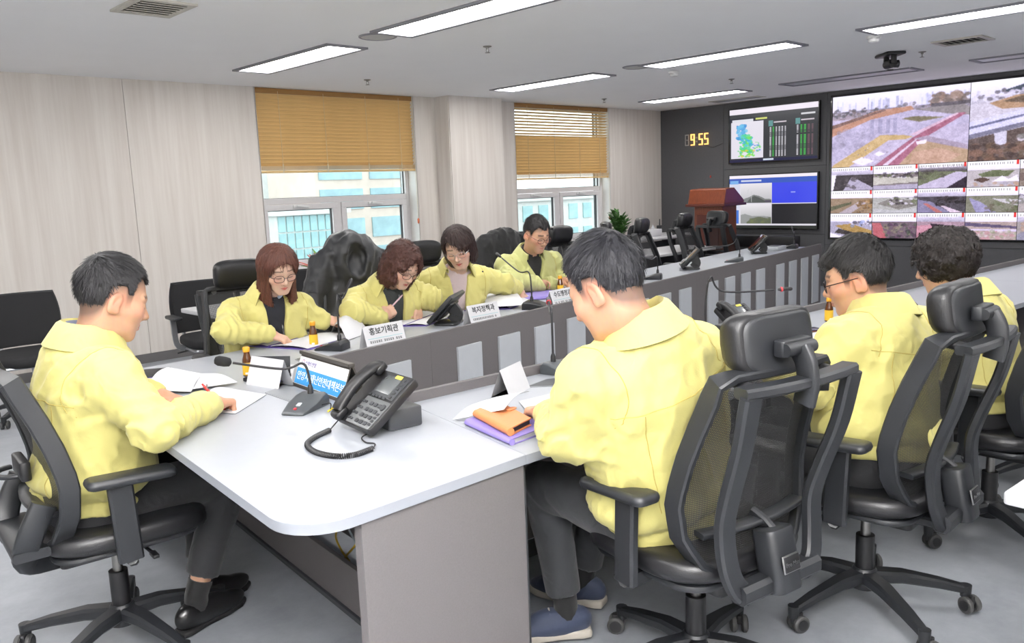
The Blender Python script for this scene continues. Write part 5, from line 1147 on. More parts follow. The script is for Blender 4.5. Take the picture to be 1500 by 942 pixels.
def paint_head(V,sp):
    s=np.array(lin(sp['skin'])); C=np.tile(s,(len(V),1)); x,y,z=np.abs(V[:,0]),V[:,1],V[:,2]
    def mix(w,c): 
        nonlocal C; w=np.clip(w,0,1)[:,None]; C=C*(1-w)+np.array(lin(c))*w
    fr=np.clip((y-.05)*60,0,1)
    mix(.35*fr*np.exp(-(((x-.042)/.022)**2+((z+.022)/.02)**2)),(226,140,124))
    mix(.35*np.exp(-(((x-.08)/.014)**2+((z)/.03)**2)),(226,134,116))
    lipc=(196,96,92) if not sp['male'] else (200,130,116)
    mix((.75 if not sp['male'] else .55)*fr*np.clip(1.6-((x/.021)**2+((z+.0612)/.0095)**2)**.5*1.6,0,1)*1.6,lipc)
    mix(.7*fr*((x<.019)&(np.abs(z+.0608)<.0022)),(120,60,56))
    bz=.0335-.0025*((x-.03)/.02)**2+.003*(x<.02); mix(.8*fr*np.clip(1.4-np.abs(z-bz)/(.0050 if sp['male'] else .0034),0,1)*((x>.012)&(x<.050)),(44,34,30))
    lz=-.0035+.002*((x-.031)/.015)**2; mix(.9*fr*np.clip(1.5-np.abs(z-lz)/.0022,0,1)*((x>.0155)&(x<.046)),(34,26,24))
    mix(.3*fr*np.clip(1.3-np.abs(z-.0125)/.002,0,1)*((x>.017)&(x<.045)),(150,104,88))
    mix(.85*fr*(((x-.007)/.0042)**2+((z+.0395)/.004)**2<1),(90,48,44))
    if sp['hair']=='short':
        zl=zline(y,'short',sp.get('hl',0)); w=np.clip(1-(zl-z)/(.022+sp.get('hl',0)*.8),0,1)*(y<.075)*(z<.1); mix(.72*w,sp['haircol'])
        mix(.10*np.clip((-.05-z)*40,0,1)*(y>.0),(120,110,104))
    return C
def masked(d,P,fn,band=.03):
    s=np.abs(d)<band; d=np.array(d,F32)
    if s.any(): d[s]-=fn(P[s])
    return d
def hair_sdf(P,st):
    x,y,z=P[:,0],P[:,1],P[:,2]; kind=st['hair']; ax=np.abs(x)
    if kind=='short':
        top=st.get('top',.0); d=ell(P,(0,-.012+st.get('fwd',0),.040+top*.5),(.0815,.1035,.0915+top))
        if st.get('fringe'): d=smin(d,ell(P,(st['fringe']*.02,.070,.075),(.058,.040,.030)),.02)
        cut=(zline(y,'short',st.get('hl',0))-.008*np.cos(ax*60)*(y>.05)-z)*.75; 
        if st.get('fringe'): cut=np.where(y>.05,(.052+.010*np.sin(x*90)-z)*.75,cut)
        d=smax(d,cut,.010)
        return masked(d,P,lambda p:(value_noise(p*np.array((150,34,70),F32),3)*.0022+value_noise(p*np.array((50,16,34),F32),4)*.0034)*np.clip((p[:,2]-.01)*25+.4,0.15,1))
    sc=st.get('vol',1.)
    if kind=='long':
        d=ell(P,(0,-.012,.036),(.089*sc,.107,.098)); d=smin(d,_tube(P,[(.0,-.016,.03),(.0,-.018,-.06),(0,-.020,-.185)],[(.090,.096),(.098,.092),(.108,.086)]),.03)
        wd=np.interp(z,[-.3,-.19,-.10,-.03,.02,.060,.075],[.040,.045,.052,.059,.058,.045,.0]); yc=np.interp(z,[-.2,-.11,-.09,.05],[-.0,.0,.03,.045])
        op=np.minimum(yc-y,0*y)*0+np.maximum(yc-y,(ax-wd)); d=smax(d,-op,.010)
        return masked(d,P,lambda p:np.sin(np.arctan2(p[:,0],p[:,1]+.02)*46+5*value_noise(p*np.array((14,14,5),F32),5))*.0020+value_noise(p*np.array((110,110,10),F32),6)*.0034)
    if kind=='bob':
        d=ell(P,(0,-.012,.036),(.091*sc,.110,.100)); d=smin(d,_tube(P,[(.0,-.014,.03),(.0,-.016,-.05),(0,-.018,-.098)],[(.094,.102),(.100,.100),(.088,.088)]),.03)
        sx=st.get('part',0); xs=x-sx*np.clip(z*.9,-.01,.06)*.6
        wd=np.interp(z,[-.3,-.13,-.06,.0,.03,.060,.078],[.060,.058,.058,.060,.054,.034,.0]); yc=np.interp(z,[-.2,-.10,-.08,.05],[-.02,-.01,.03,.045])
        op=np.maximum(yc-y,np.abs(xs)-wd); d=smax(d,-op,.012)
        return masked(d,P,lambda p:np.sin(np.arctan2(p[:,0],p[:,1]+.02)*40+4*value_noise(p*np.array((14,14,6),F32),7))*.0020+value_noise(p*np.array((90,90,12),F32),8)*.0034)
    if kind=='curly':
        d=ell(P,(0,-.014,.036),(.094*sc,.112*sc,.102*sc)); d=smin(d,_tube(P,[(.0,-.014,.03),(.0,-.018,-.06),(0,-.022,st.get('len',-.125))],[(.100*sc,.104*sc),(.108*sc,.104*sc),(.098*sc,.09*sc)]),.03)
        wd=np.interp(z,[-.3,-.13,-.06,.0,.035,.062,.076],[.058,.056,.055,.056,.050,.036,.0]); yc=np.interp(z,[-.2,-.10,-.08,.05],[-.02,-.01,.025,.042])
        op=np.maximum(yc-y,ax-wd); d=smax(d,-op,.012)
        return masked(d,P,lambda p:value_noise(p*np.array((42,42,28),F32),9)*.0095+value_noise(p*np.array((95,95,60),F32),10)*.0045,.04)
    if kind=='perm':
        d=ell(P,(0,-.018,.028),(.104*sc,.118*sc,.112*sc)); wd=.058
        op=np.maximum(.055-y,np.maximum(ax-wd,z-.05)); d=smax(d,-op,.012); ln=st.get('nape',-.075); d=smax(d,(ln-z)*.9-.02*np.clip(y*10,0,1)*0,.012)
        d=smax(d,-(np.maximum(np.maximum(np.abs(y-.004)-.012,ax*0-.01),np.abs(z+.012)-.016)),.008) if st.get('earshow') else d
        return masked(d,P,lambda p:value_noise(p*np.array((38,38,30),F32),11)*.0100+value_noise(p*np.array((90,90,60),F32),12)*.0050,.04)
def _tube(P,cs,rs):
    """vertical elliptic column through centres cs with (rx,ry) radii rs (z decreasing)"""
    z=P[:,2]; zs=[c[2] for c in cs][::-1]; cx=np.interp(z,zs,[c[0] for c in cs][::-1]); cy=np.interp(z,zs,[c[1] for c in cs][::-1])
    rx=np.interp(z,zs,[r[0] for r in rs][::-1]); ry=np.interp(z,zs,[r[1] for r in rs][::-1])
    k=np.sqrt(((P[:,0]-cx)/rx)**2+((P[:,1]-cy)/ry)**2); d=(k-1)*np.minimum(rx,ry)
    return np.maximum(d,np.maximum(zs[0]-z,z-zs[-1]))
# ------------------------------------------------------------------ hand (local: wrist at 0, +Y fingers, +Z back of hand; thumb on -X for a right hand)
POSE={'flat':([8,10,8],[8,12,8],[10,14,8],[14,16,10],0),'rest':([28,34,18],[30,36,20],[34,40,22],[38,42,24],8),
      'pen':([48,58,22],[62,66,30],[70,74,36],[74,76,38],26),'fist':([66,80,40],[70,84,42],[72,84,42],[74,84,40],30),'point':([18,20,12],[40,46,24],[60,66,30],[66,70,34],12)}
def hand_mesh(side,pose,scale=1.,h=.0030):
    cu=POSE[pose]; sx=-1 if side=='R' else 1; prims=[]
    bases=[(.030,.086,.002),(.0105,.091,.004),(-.0095,.087,.003),(-.028,.077,.0)]; Ls=[(.042,.025,.020),(.046,.029,.021),(.042,.027,.021),(.033,.021,.019)]
    for b,L,c in zip(bases,Ls,cu[:4]):
        p=np.array((b[0]*sx,b[1],b[2]-.004)); a=0; r=.0092
        spread=b[0]*sx*2.0
        for l,ang in zip(L,c):
            a+=R(ang); q=p+l*np.array((spread*math.cos(a)*.5,math.cos(a),-math.sin(a))); prims.append((p,q,r,r-.0010)); p=q; r-=.0010
    t=R(cu[4]); p0=np.array((.022*sx,.018,-.006)); p1=np.array(((.046-.012*math.sin(t))*sx,.046,-.010-.016*math.sin(t))); p2=np.array(((.050-.030*math.sin(t))*sx,.076,-.014-.030*math.sin(t))); p3=np.array(((.048-.040*math.sin(t))*sx,.100,-.016-.036*math.sin(t)))
    def f(P):
        d=rbx(P,(0.001*sx,.052,-.001),(.036,.042,.0125),.0125)
        d=smin(d,rc(P,(.0,-.07,-.001),(0,.02,0),.0265,.027)*1.,.02)
        for i,(a,b,ra,rb) in enumerate(prims): d=smin(d,rc(P,a,b,ra,rb),.006 if i%3==0 else .0025)
        th=rc(P,p0,p1,.0155,.0125); th=smin(th,rc(P,p1,p2,.0120,.0102),.004); th=smin(th,rc(P,p2,p3,.0100,.0085),.003); return smin(d,th,.008)
    V,F=snets(f,(-.075,-.085,-.115),(.075,.205,.035),h); V=V*scale
    return V,F
# ------------------------------------------------------------------ clothing materials
def fabric(name,rgb,rough=.75,bump=.25,var=.03):
    m=mat(name,rgb,rough,var=var,scale=9,bump=bump,bscale=420,sheen=.15)
    nt=m.node_tree; b=nt.nodes['Principled BSDF']; old=b.inputs['Normal'].links[0].from_socket
    tc=nt.nodes.new('ShaderNodeTexCoord'); n=nt.nodes.new('ShaderNodeTexNoise'); n.inputs['Scale'].default_value=13; n.inputs['Detail'].default_value=3; n.inputs['Distortion'].default_value=1.6; n.noise_type='RIDGED_MULTIFRACTAL'
    nt.links.new(tc.outputs['Object'],n.inputs['Vector']); bp=nt.nodes.new('ShaderNodeBump'); bp.inputs['Strength'].default_value=.55; bp.inputs['Distance'].default_value=.006
    nt.links.new(n.outputs['Fac'],bp.inputs['Height']); nt.links.new(old,bp.inputs['Normal']); nt.links.new(bp.outputs['Normal'],b.inputs['Normal']); return m
m_yel=fabric('pale_yellow_jacket_cloth',(215,206,126)); m_yel2=fabric('pale_lime_jacket_cloth',(196,197,130)); m_seam=mat('jacket_seam_thread',(196,176,92),.8)
m_trou=fabric('black_trouser_cloth',(27,28,32),.8); m_jean=fabric('charcoal_denim',(44,46,50),.8)
m_skin=mat_attr('skin',rough=.48,sss=.12,spec=.35)
m_navy=fabric('navy_knit',(22,24,34),.85); m_dgreen=fabric('dark_grey_knit',(50,54,54),.85); m_lav=fabric('pale_lilac_knit',(206,188,190),.85); m_blks=fabric('black_shirt_cloth',(28,28,30),.8); m_grys=fabric('blue_grey_shirt',(118,126,150),.7); m_lblue=fabric('light_blue_shirt',(178,196,222),.7); m_wht=fabric('white_roll_neck',(232,228,230),.8)
m_shoe=mat('black_shoe_leather',(20,20,22),.3,coat=.3); m_sock=fabric('black_sock',(18,18,20),.9); m_snk=fabric('navy_sneaker_mesh',(44,54,78),.7); m_sole=mat('cream_rubber_sole',(206,198,186),.6); m_soleb=mat('black_rubber_sole',(26,26,28),.6)
m_glasses=mat('gunmetal_glasses_wire',(54,50,56),.3,metal=.7)
m_lensg=bpy.data.materials.new('spectacle_lens'); m_lensg.use_nodes=True
_nt=m_lensg.node_tree; _o=_nt.nodes['Material Output']; _t=_nt.nodes.new('ShaderNodeBsdfTransparent'); _g=_nt.nodes.new('ShaderNodeBsdfGlossy'); _g.inputs['Roughness'].default_value=.02; _mx=_nt.nodes.new('ShaderNodeMixShader'); _mx.inputs[0].default_value=.05
_nt.links.new(_t.outputs[0],_mx.inputs[1]); _nt.links.new(_g.outputs[0],_mx.inputs[2]); _nt.links.new(_mx.outputs[0],_o.inputs[0])
HAIRM={}
def hair_mat(rgb):
    k=tuple(rgb)
    if k not in HAIRM: HAIRM[k]=mat('hair_%d_%d_%d'%k,rgb,.42,var=.35,scale=60,stretch=(6,6,.6),bump=.7,bscale=160,spec=.4)
    return HAIRM[k]
from mathutils.bvhtree import BVHTree
def seam(parent,V,F,pts,dirv,r=.0014,nm='seam',m=None,off=.0006):
    """thin raised stitch line: world polyline dropped on a garment along dirv"""
    bv=BVHTree.FromPolygons([tuple(v) for v in V],[tuple(f) for f in F]); d=Vector(dirv).normalized(); out=[]
    P=spline(pts,8)
    for p in P:
        h=bv.ray_cast(Vector(p)-d*.4,d,1.2)
        if h[0] is not None: out.append(np.array(h[0]-d*off))
    if len(out)>3: MB().tube(out,r,6).build(nm,m or m_seam,parent,loc=-Vector(parent.location))
# ------------------------------------------------------------------ person
def person(sp):
    H=A3(sp['head']); yaw,pitch,roll=[R(v) for v in sp['face']]; hs=sp.get('hs',1.)
    # head frame: local +Y -> face direction
    Rh=np.array(Matrix.Rotation(yaw-math.pi/2,3,'Z')@Matrix.Rotation(-pitch,3,'X')@Matrix.Rotation(roll,3,'Y'))
    ty=R(sp['torso']); fw=np.array((math.cos(ty),math.sin(ty),0)); rt=np.array((fw[1],-fw[0],0)); up=np.array((0,0,1.))
    N=A3(sp['neck']); pel=A3(sp['pelvis']); sw=sp.get('sw',.185); male=sp['male']
    spn=unit(N-pel); lean_f=unit(fw-(fw@spn)*spn)
    shR=A3(sp.get('shR',N+rt*sw-spn*.085)); shL=A3(sp.get('shL',N-rt*sw-spn*.085))
    elR,elL,wrR,wrL=[A3(sp[k]) for k in('elR','elL','wrR','wrL')]
    kneeR,kneeL,ankR,ankL=[A3(sp[k]) for k in('kneeR','kneeL','ankR','ankL')]
    base=np.array((pel[0],pel[1],0.)); g=sp.get('girth',1.)
    TB=np.stack([rt-(rt@spn)*spn,lean_f,spn],1); TB[:,0]=unit(TB[:,0]); TB[:,1]=np.cross(TB[:,2],TB[:,0])     # torso basis (columns)
    Ln=np.linalg.norm(N-pel)
    def torso(P,add,bulge=1.):
        Q=(P-pel.astype(F32))@TB.astype(F32); z=Q[:,2]; t=z/Ln
        rx=np.interp(t,[-.15,0,.25,.5,.72,.86,.95,1.02],[.165,.175,.172,.178,.185,.165,.115,.07])*g+add; ry=np.interp(t,[-.15,0,.25,.5,.72,.86,.95,1.02],[.125,.130,.128,.128,.122,.100,.080,.06])*g*bulge+add
        cy=np.interp(t,[-.15,0,.3,.6,.9,1],[-.01,-.005,.012,.012,.0,-.01]); k=np.sqrt((Q[:,0]/rx)**2+((Q[:,1]-cy)/ry)**2); d=(k-1)*np.minimum(rx,ry)*.9
        return smax(d,np.maximum(-.13*Ln-z-.0,z-Ln*1.0),.03)
    def jacket(P):
        d=torso(P,.022,1.06)
        d=smin(d,rc(P,shR,shL,.062*g,.062*g),.05)
        for sh,el,wr in((shR,elR,wrR),(shL,elL,wrL)):
            a=smin(rc(P,N-spn*.060,sh,.050,.064*g),rc(P,sh,el,.070*g,.059*g),.03)
            fore=rc(P,el,el+(wr-el)*.86,.060*g,.048); fore=smin(fore,rc(P,el+(wr-el)*.80,wr-(wr-el)*.03,.049,.044),.012)
            d=smin(d,smin(a,fore,.025),.030)
        sel=np.abs(d)<.045; p=P[sel]
        if len(p):
            det=np.zeros(len(p),F32)
            for s,(sh,el,wr) in enumerate(((shR,elR,wrR),(shL,elL,wrL))):       # gathers around the elbow and along the sleeve
                ua=unit(el-sh); fa=unit(wr-el); q=p-el.astype(F32); s1=q@ua.astype(F32); s2=q@fa.astype(F32); rr=np.linalg.norm(q,axis=1); nn=value_noise(p*14,20+s); near=(rr<.24)
                det-=near*(.0095*np.exp(-(rr/.11)**2)*(1-2*np.abs(np.sin((s1-s2)*48+3*nn)))+.0055*np.exp(-((s2-.17)/.07)**2-(rr/.22)**4)*(1-2*np.abs(np.sin(s2*75+3*nn)))+.005*np.exp(-((s1+.16)/.08)**2-(rr/.22)**4)*np.sin(s1*60+5*nn))
            det-=.0065*value_noise(p*np.array((8,8,6),F32),22)+.0065*(1-2*np.abs(value_noise(p@np.array(((15,5,-6),(-5,15,5),(4,6,7)),F32),23)))+.0026*(1-2*np.abs(value_noise(p@np.array(((30,12,-8),(-10,30,12),(10,8,18)),F32),24)))
            hz=(p-pel.astype(F32))@spn.astype(F32)-sp.get('hem',.0); det+=.010*np.exp(-((hz-.052)/.012)**2)+.008*(hz<.05)-.012*np.exp(-((hz-.10)/.04)**2)
            d[sel]+=det
        d=smax(d,sp.get('hem',.0)-(P-pel.astype(F32))@spn.astype(F32),.008)
        if sp.get('open'):
            Q=(P-N.astype(F32))@TB.astype(F32); hw=np.interp(Q[:,2],[-.6,-.40,-.10,-.02,.1],[sp['open']*1.25,sp['open']*1.1,sp['open']*.95,.055,.065]); d=smax(d,-np.maximum(np.maximum(.02-Q[:,1],np.abs(Q[:,0]-sp.get('openx',0))-hw),Q[:,2]-.2),.008)
        return smax(d,-(rc(P,N-spn*.01,N+spn*.2,.052,.085)),.012)
    lo=np.min([pel-.32,shR-.2,shL-.2,elR-.13,elL-.13,wrR-.1,wrL-.1],0); hi=np.max([pel+.3,shR+.2,shL+.2,elR+.13,elL+.13,wrR+.1,wrL+.1,N+.1],0); lo[2]=pel[2]+sp.get('hem',0)-.2
    JV,JF=snets(jacket,lo,hi,sp.get('res',.0075))
    # body: continuous skin surface, fine head and hands
    def body(P):
        d=torso(P,-.006); d=smin(d,rc(P,N-spn*.1,H+Rh@np.array((0,-.03,-.06)),.055,.05),.03)
        for sh,el,wr in((shR,elR,wrR),(shL,elL,wrL)): d=smin(d,smin(rc(P,sh,el,.048,.040),rc(P,el,wr,.038,.025),.02),.04)
        hip=.09
        for kn,an,s in((kneeR,ankR,1),(kneeL,ankL,-1)): d=smin(d,smin(rc(P,pel+rt*hip*s-up*.02,kn,.075,.05),rc(P,kn,an,.048,.033),.03),.05)
        return d
    lo2=np.min([pel-.25,shR-.1,shL-.1,elR-.1,elL-.1,wrR-.08,wrL-.08,kneeR-.1,kneeL-.1,ankR-.08,ankL-.08,H-.1],0); hi2=np.max([pel+.25,shR+.1,shL+.1,elR+.1,elL+.1,wrR+.08,wrL+.08,kneeR+.1,kneeL+.1,ankR+.08,ankL+.08,H],0)
    BV,BF=snets(body,lo2,hi2,.014); sk=np.array(lin(sp['skin']))
    nbl=Rh.T@(N-spn*.05-H)/hs; hv,hf=snets(lambda P:head_sdf(P,male,sp.get('jaw',1.),True,nbl),np.minimum((-.11,-.135,-.20),nbl-.07),np.maximum((.11,.135,.145),nbl+.07),.0031); hc=paint_head(hv,sp); hv=(hv*hs)@Rh.T+H
    parts=[(BV,BF,np.tile(sk,(len(BV),1))),(hv,hf,hc)]
    hands={}
    for sd in 'RL':
        wr=wrR if sd=='R' else wrL; fd=unit(sp['hd'+sd][0]); un=np.array(sp['hd'+sd][1],float); un=unit(un-(un@fd)*fd); xr=np.cross(fd,un)
        Hm=np.stack([xr,fd,un],1); v,f=hand_mesh(sd,sp['hd'+sd][2],.1*0+1.03 if male else .92); v=v@Hm.T+wr+fd*.014; c=np.tile(sk*np.array((1.0,.93,.90)),(len(v),1)); parts.append((v,f,c)); hands[sd]=(wr+fd*.014,Hm)
    V,F,C=join(parts); me=np_mesh('person',V-base,F,m_skin,C); o=obj('person',me,None,tuple(base),0,sp['label'],'person')
    def child(nm,V,F,m,par=None): return obj(nm,np_mesh(nm,V-base,F,m),par or o)
    jk=child('jacket',JV,JF,sp.get('jmat',m_yel))
    # collar: stand and fall, open at the throat
    ax=unit(Rh[:,2]*.35+spn*.65); cx=unit(TB[:,0]-(TB[:,0]@ax)*ax); cf=np.cross(ax,cx); cgap=sp.get('cgap',42); th=np.radians(np.linspace(90+cgap,450-cgap,41)); Nc=N+(sp.get('coff',0)-.004)*ax
    prof=[(.006,-.035),(.004,.025),(.004,.056),(.010,.064),(.021,.056),(.040,.020),(.056,-.012)]; G=np.zeros((len(prof),len(th),3))
    for j,(dr,dz) in enumerate(prof):
        for i,t in enumerate(th):
            fr=max(0,math.sin(t)); rx,ry=.066*sp.get('cw',1)+dr,.066*sp.get('cw',1)+dr+.010*fr
            drop=-.030*fr-.012*(fr**3)*(j>4); spread=(.016*fr**2 if j>=4 else 0); G[j,i]=Nc+cx*(rx+spread)*math.cos(t)+cf*((ry+spread*.4)*math.sin(t)-.006)+ax*(dz*(1 if j<4 else 1+.35*fr)+drop)
    cb=MB().sheet(G,.006); me=cb.mesh('collar',sp.get('jmat',m_yel),60); me.transform(Matrix.Translation(-Vector(base))); obj('collar',me,jk)
    if sp.get('inner'):
        m_in,m_col=sp['inner']
        def inn(P):
            d=torso(P,.006,1.02); d=smin(d,rc(P,shR,shL,.05,.05),.05); d=smin(d,rc(P,N-spn*.06,N+ax*.005,.062,.058),.04); return smax(d,-(rc(P,N+ax*.0,N+ax*.2,.050,.07)),.006)
        lo3=np.min([pel-.25,shR-.1,shL-.1],0); hi3=np.max([pel+.25,shR+.1,shL+.1,N+.08],0); v,f=snets(inn,lo3,hi3,.009); child('inner_top',v,f,m_in)
        if m_col:
            n=33; th2=np.radians(np.linspace(90+16,450-16,n)); pr2=[(.002,-.03),(.001,.050),(.005,.056),(.010,.040)]; G=np.zeros((4,n,3))
            for j,(dr,dz) in enumerate(pr2):
                for i,t in enumerate(th2):
                    fr=max(0,math.sin(t)); G[j,i]=Nc+cx*(.056+dr)*math.cos(t)+cf*((.056+dr+.008*fr)*math.sin(t)-.006)+ax*(dz+.006-.028*fr)
            me=MB().sheet(G,.003).mesh('shirt_collar',m_col,60); me.transform(Matrix.Translation(-Vector(base))); obj('shirt_collar',me,o)
    # cuffs
    for wr,el in((wrR,elR),(wrL,elL)):
        d=unit(wr-el); mb=MB(); mb.tube([wr-d*.052,wr-d*.045,wr-d*.012,wr-d*.006],[.044,.0475,.0465,.043],20); me=mb.mesh('cuff',sp.get('jmat',m_yel),50); me.transform(Matrix.Translation(-Vector(base))); obj('cuff',me,jk)
    # trousers, socks, shoes
    hipz=pel-up*.025
    def trou(P):
        d=torso(P,.004); d=smax(d,(P-pel.astype(F32))@spn.astype(F32)-.09,.02)
        for kn,an,s in((kneeR,ankR,1),(kneeL,ankL,-1)):
            a=hipz+rt*.088*s; e=kn+(an-kn)*sp.get('cuffat',.93); l=smin(rc(P,a,kn,.094*g,.070),rc(P,kn,e,.070,.058),.03); sl=np.abs(l)<.04; q=P[sl]-kn.astype(F32); l[sl]-=.006*np.exp(-(np.linalg.norm(q,axis=1)/.12)**2)*np.sin((q@unit(a-kn).astype(F32)-q@unit(an-kn).astype(F32))*80)+.005*value_noise(P[sl]*np.array((12,12,9),F32),32); l=smax(l,(P-e.astype(F32))@unit(an-kn).astype(F32),.006); d=smin(d,l,.03)
        return d
    lo4=np.min([pel-.26,kneeR-.14,kneeL-.14,ankR-.12,ankL-.12],0); hi4=np.max([pel+.26,kneeR+.14,kneeL+.14,ankR+.12,ankL+.12],0); v,f=snets(trou,lo4,hi4,.010); child('trousers',v,f,sp.get('tmat',m_trou))
    for an,kn,toe,nm in((ankR,kneeR,sp.get('toeR',fw),'R'),(ankL,kneeL,sp.get('toeL',fw),'L')):
        sk_=MB(); sk_.tube([an+(kn-an)*.16,an+(kn-an)*.04,an-up*.04],[.041,.039,.040],16); me=sk_.mesh('sock',m_sock,60); me.transform(Matrix.Translation(-Vector(base))); obj('sock',me,o)
        shoe(o,base,an,toe,sp.get('shoe','dress'))
    # hair
    hvv,hff=snets(lambda P:hair_sdf(P,sp),(-.16,-.17,-.24),(.16,.16,.20),sp.get('hres',.0036)); hvv=(hvv*hs)@Rh.T+H; hr=child('hair',hvv,hff,hair_mat(sp['haircol'])); strands(sp,hvv,hff,Rh,H,base,hr)
    # glasses
    if sp.get('glasses'):
        T=lambda p:tuple((Rh@(np.array(p)*hs))+H-base); gm=sp['glasses'] if not isinstance(sp['glasses'],bool) else m_glasses; gl=None; rw,rh=.0245,.0185
        for s in(-1,1):
            P=[T((s*.0325+x,.1035-.010*abs(s*.0325+x)/.05+.0015,-.001+z)) for x,z in superell(rw,rh,24,2.6)]
            q=MB().tube(P,sp.get('gr',.0015),6,closed=True).build('glasses' if gl is None else 'rim',gm,gl or o)
            if gl is None: gl=q
            MB().add([T((s*.0325+x*.97,.1035-.010*abs(s*.0325+x)/.05+.0015,-.001+z*.97)) for x,z in superell(rw,rh,24,2.6)],[tuple(range(24))]).build('lens',m_lensg,gl,smooth=0)
            MB().tube([T(p) for p in((s*.056,.094,.004),(s*.068,.080,.006),(s*.0805,.02,.010),(s*.0835,-.012,.012),(s*.083,-.028,.0))],.0017,6).build('temple_arm',gm,gl)
        MB().tube([T(p) for p in((-.009,.1035,.003),(0,.1075,.006),(.009,.1035,.003))],.0015,6).build('bridge',gm,gl)
    sp['obj']=o; sp['jV'],sp['jF'],sp['jk']=JV,JF,jk; sp['TB'],sp['N'],sp['pel']=TB,N,pel; sp['hands']=hands; return o
def shoe(o,base,an,toe,kind):
    t=unit((toe[0],toe[1],0)); x=np.array((t[1],-t[0],0)); Ms=np.stack([x,t,np.array((0,0,1.))],1); org=np.array((an[0],an[1],sp_floor(an)))
    def up_(P):
        d=ell(P,(0,.105,.035),(.046,.105,.036)); d=smin(d,ell(P,(0,-.015,.055),(.038,.070,.052)),.04); d=smin(d,ell(P,(0,.05,.055),(.036,.07,.040)),.03); d=smax(d,.018-P[:,2],.004); return smax(d,P[:,2]-.098,.004)
    def so_(P):
        k=np.interp(P[:,1],[-.09,-.05,.02,.10,.17,.22],[.028,.039,.036,.047,.042,.012]); th=.030 if kind=='sneaker' else .022; d=np.maximum(np.abs(P[:,0])-k,np.abs(P[:,1]-.065)-.145); return smax(d*.9,np.abs(P[:,2]-th/2)-th/2,.008)
    v,f=snets(up_,(-.07,-.11,-.01),(.07,.24,.13),.006); s=obj('shoe',np_mesh('shoe',v@Ms.T+org-base,f,m_snk if kind=='sneaker' else m_shoe),o)
    v,f=snets(so_,(-.07,-.11,-.02),(.07,.24,.05),.006); obj('sole',np_mesh('sole',v@Ms.T+org-base,f,m_sole if kind=='sneaker' else m_soleb),s)
    if kind=='sneaker':
        for k in range(4): 
            p=[np.array((-.022,.055+.022*k,.088-.009*k)),np.array((0,.058+.022*k,.098-.010*k)),np.array((.022,.055+.022*k,.088-.009*k))]; MB().tube([Ms@q+org-base for q in p],.003,6).build('lace',m_sole,s)
def sp_floor(an): return max(0.,an[2]-.10)

def strands(sp,V,F,Rh,H,base,hr):
    """tapered locks lying on the hair mass, following the way it is combed"""
    rg=np.random.RandomState(len(sp['label'])); kind=sp['hair']; n={'short':2600,'long':2200,'bob':1900,'curly':2400,'perm':2600}[kind]
    a,b,c=V[F[:,0]],V[F[:,1]],V[F[:,2]]; nr=np.cross(b-a,c-a); nr/=np.linalg.norm(nr,axis=1,keepdims=True)+1e-12
    pick=rg.randint(0,len(F),n); p=(a[pick]+c[pick])/2; N_=nr[pick]; L=(p-H)@Rh
    if kind=='short':
        cr=np.array((.012,-.055,.13)); d=L-cr; d[:,1]+=.03*(L[:,2]>.06)
        if sp.get('fringe'): d[:,0]+=-.05*(L[:,2]>.05)
        ln=rg.uniform(.014,.034,n)*np.clip((L[:,2]-zline(L[:,1],'short',sp.get('hl',0)))*16,.12,1.1); lift=.0035
    elif kind in('long','bob'):
        d=np.stack([L[:,0]*.6*(L[:,2]>.03),(.25*L[:,1])*(L[:,2]>.03),-np.ones(n)*.12],1); ln=rg.uniform(.03,.06,n); lift=.0012
    else: d=rg.normal(size=(n,3))*.5+np.stack([L[:,0]*3,L[:,1]*3,-np.ones(n)*.55],1); ln=rg.uniform(.015,.035,n); lift=.006
    d=d@Rh.T; d-=np.einsum('ij,ij->i',d,N_)[:,None]*N_; d/=np.linalg.norm(d,axis=1,keepdims=True)+1e-9
    d+=rg.normal(size=(n,3))*(.10 if kind in('long','bob') else .22); d/=np.linalg.norm(d,axis=1,keepdims=True)
    s=np.cross(N_,d); w=rg.uniform(.0010,.0024,n); K=5; VV=[];FF=[]
    cen=H+Rh@np.array((0,-.012,.03))
    for k in range(K):
        t=k/(K-1); q=p+d*(ln*t)[:,None]; 
        if True:                     # bend round the skull
            rv=q-cen; r0=np.linalg.norm(p-cen,axis=1); rl=np.linalg.norm(rv,axis=1); q=cen+rv*((r0/rl)*.85+.15)[:,None]
        q=q+N_*(.0006+lift*t*t+ (.004*math.sin(t*5) if kind in('curly','perm') else 0)); ww=(w*(1-t)**.6+.0002)[:,None]; VV+= [q-s*ww,q+s*ww]
    VV=np.stack(VV,1).reshape(-1,3); o=np.arange(n)*2*K
    for k in range(K-1): FF.append(np.stack([o+2*k,o+2*k+1,o+2*k+3,o+2*k+2],1))
    obj('hair_locks',np_mesh('hair_locks',VV-base,np.concatenate(FF),hair_mat(sp['haircol'])),hr,kind='stuff')
def V3(*a): return np.array(a,float)
SK_M=(187,145,119); SK_F=(203,168,148)
cast=[]
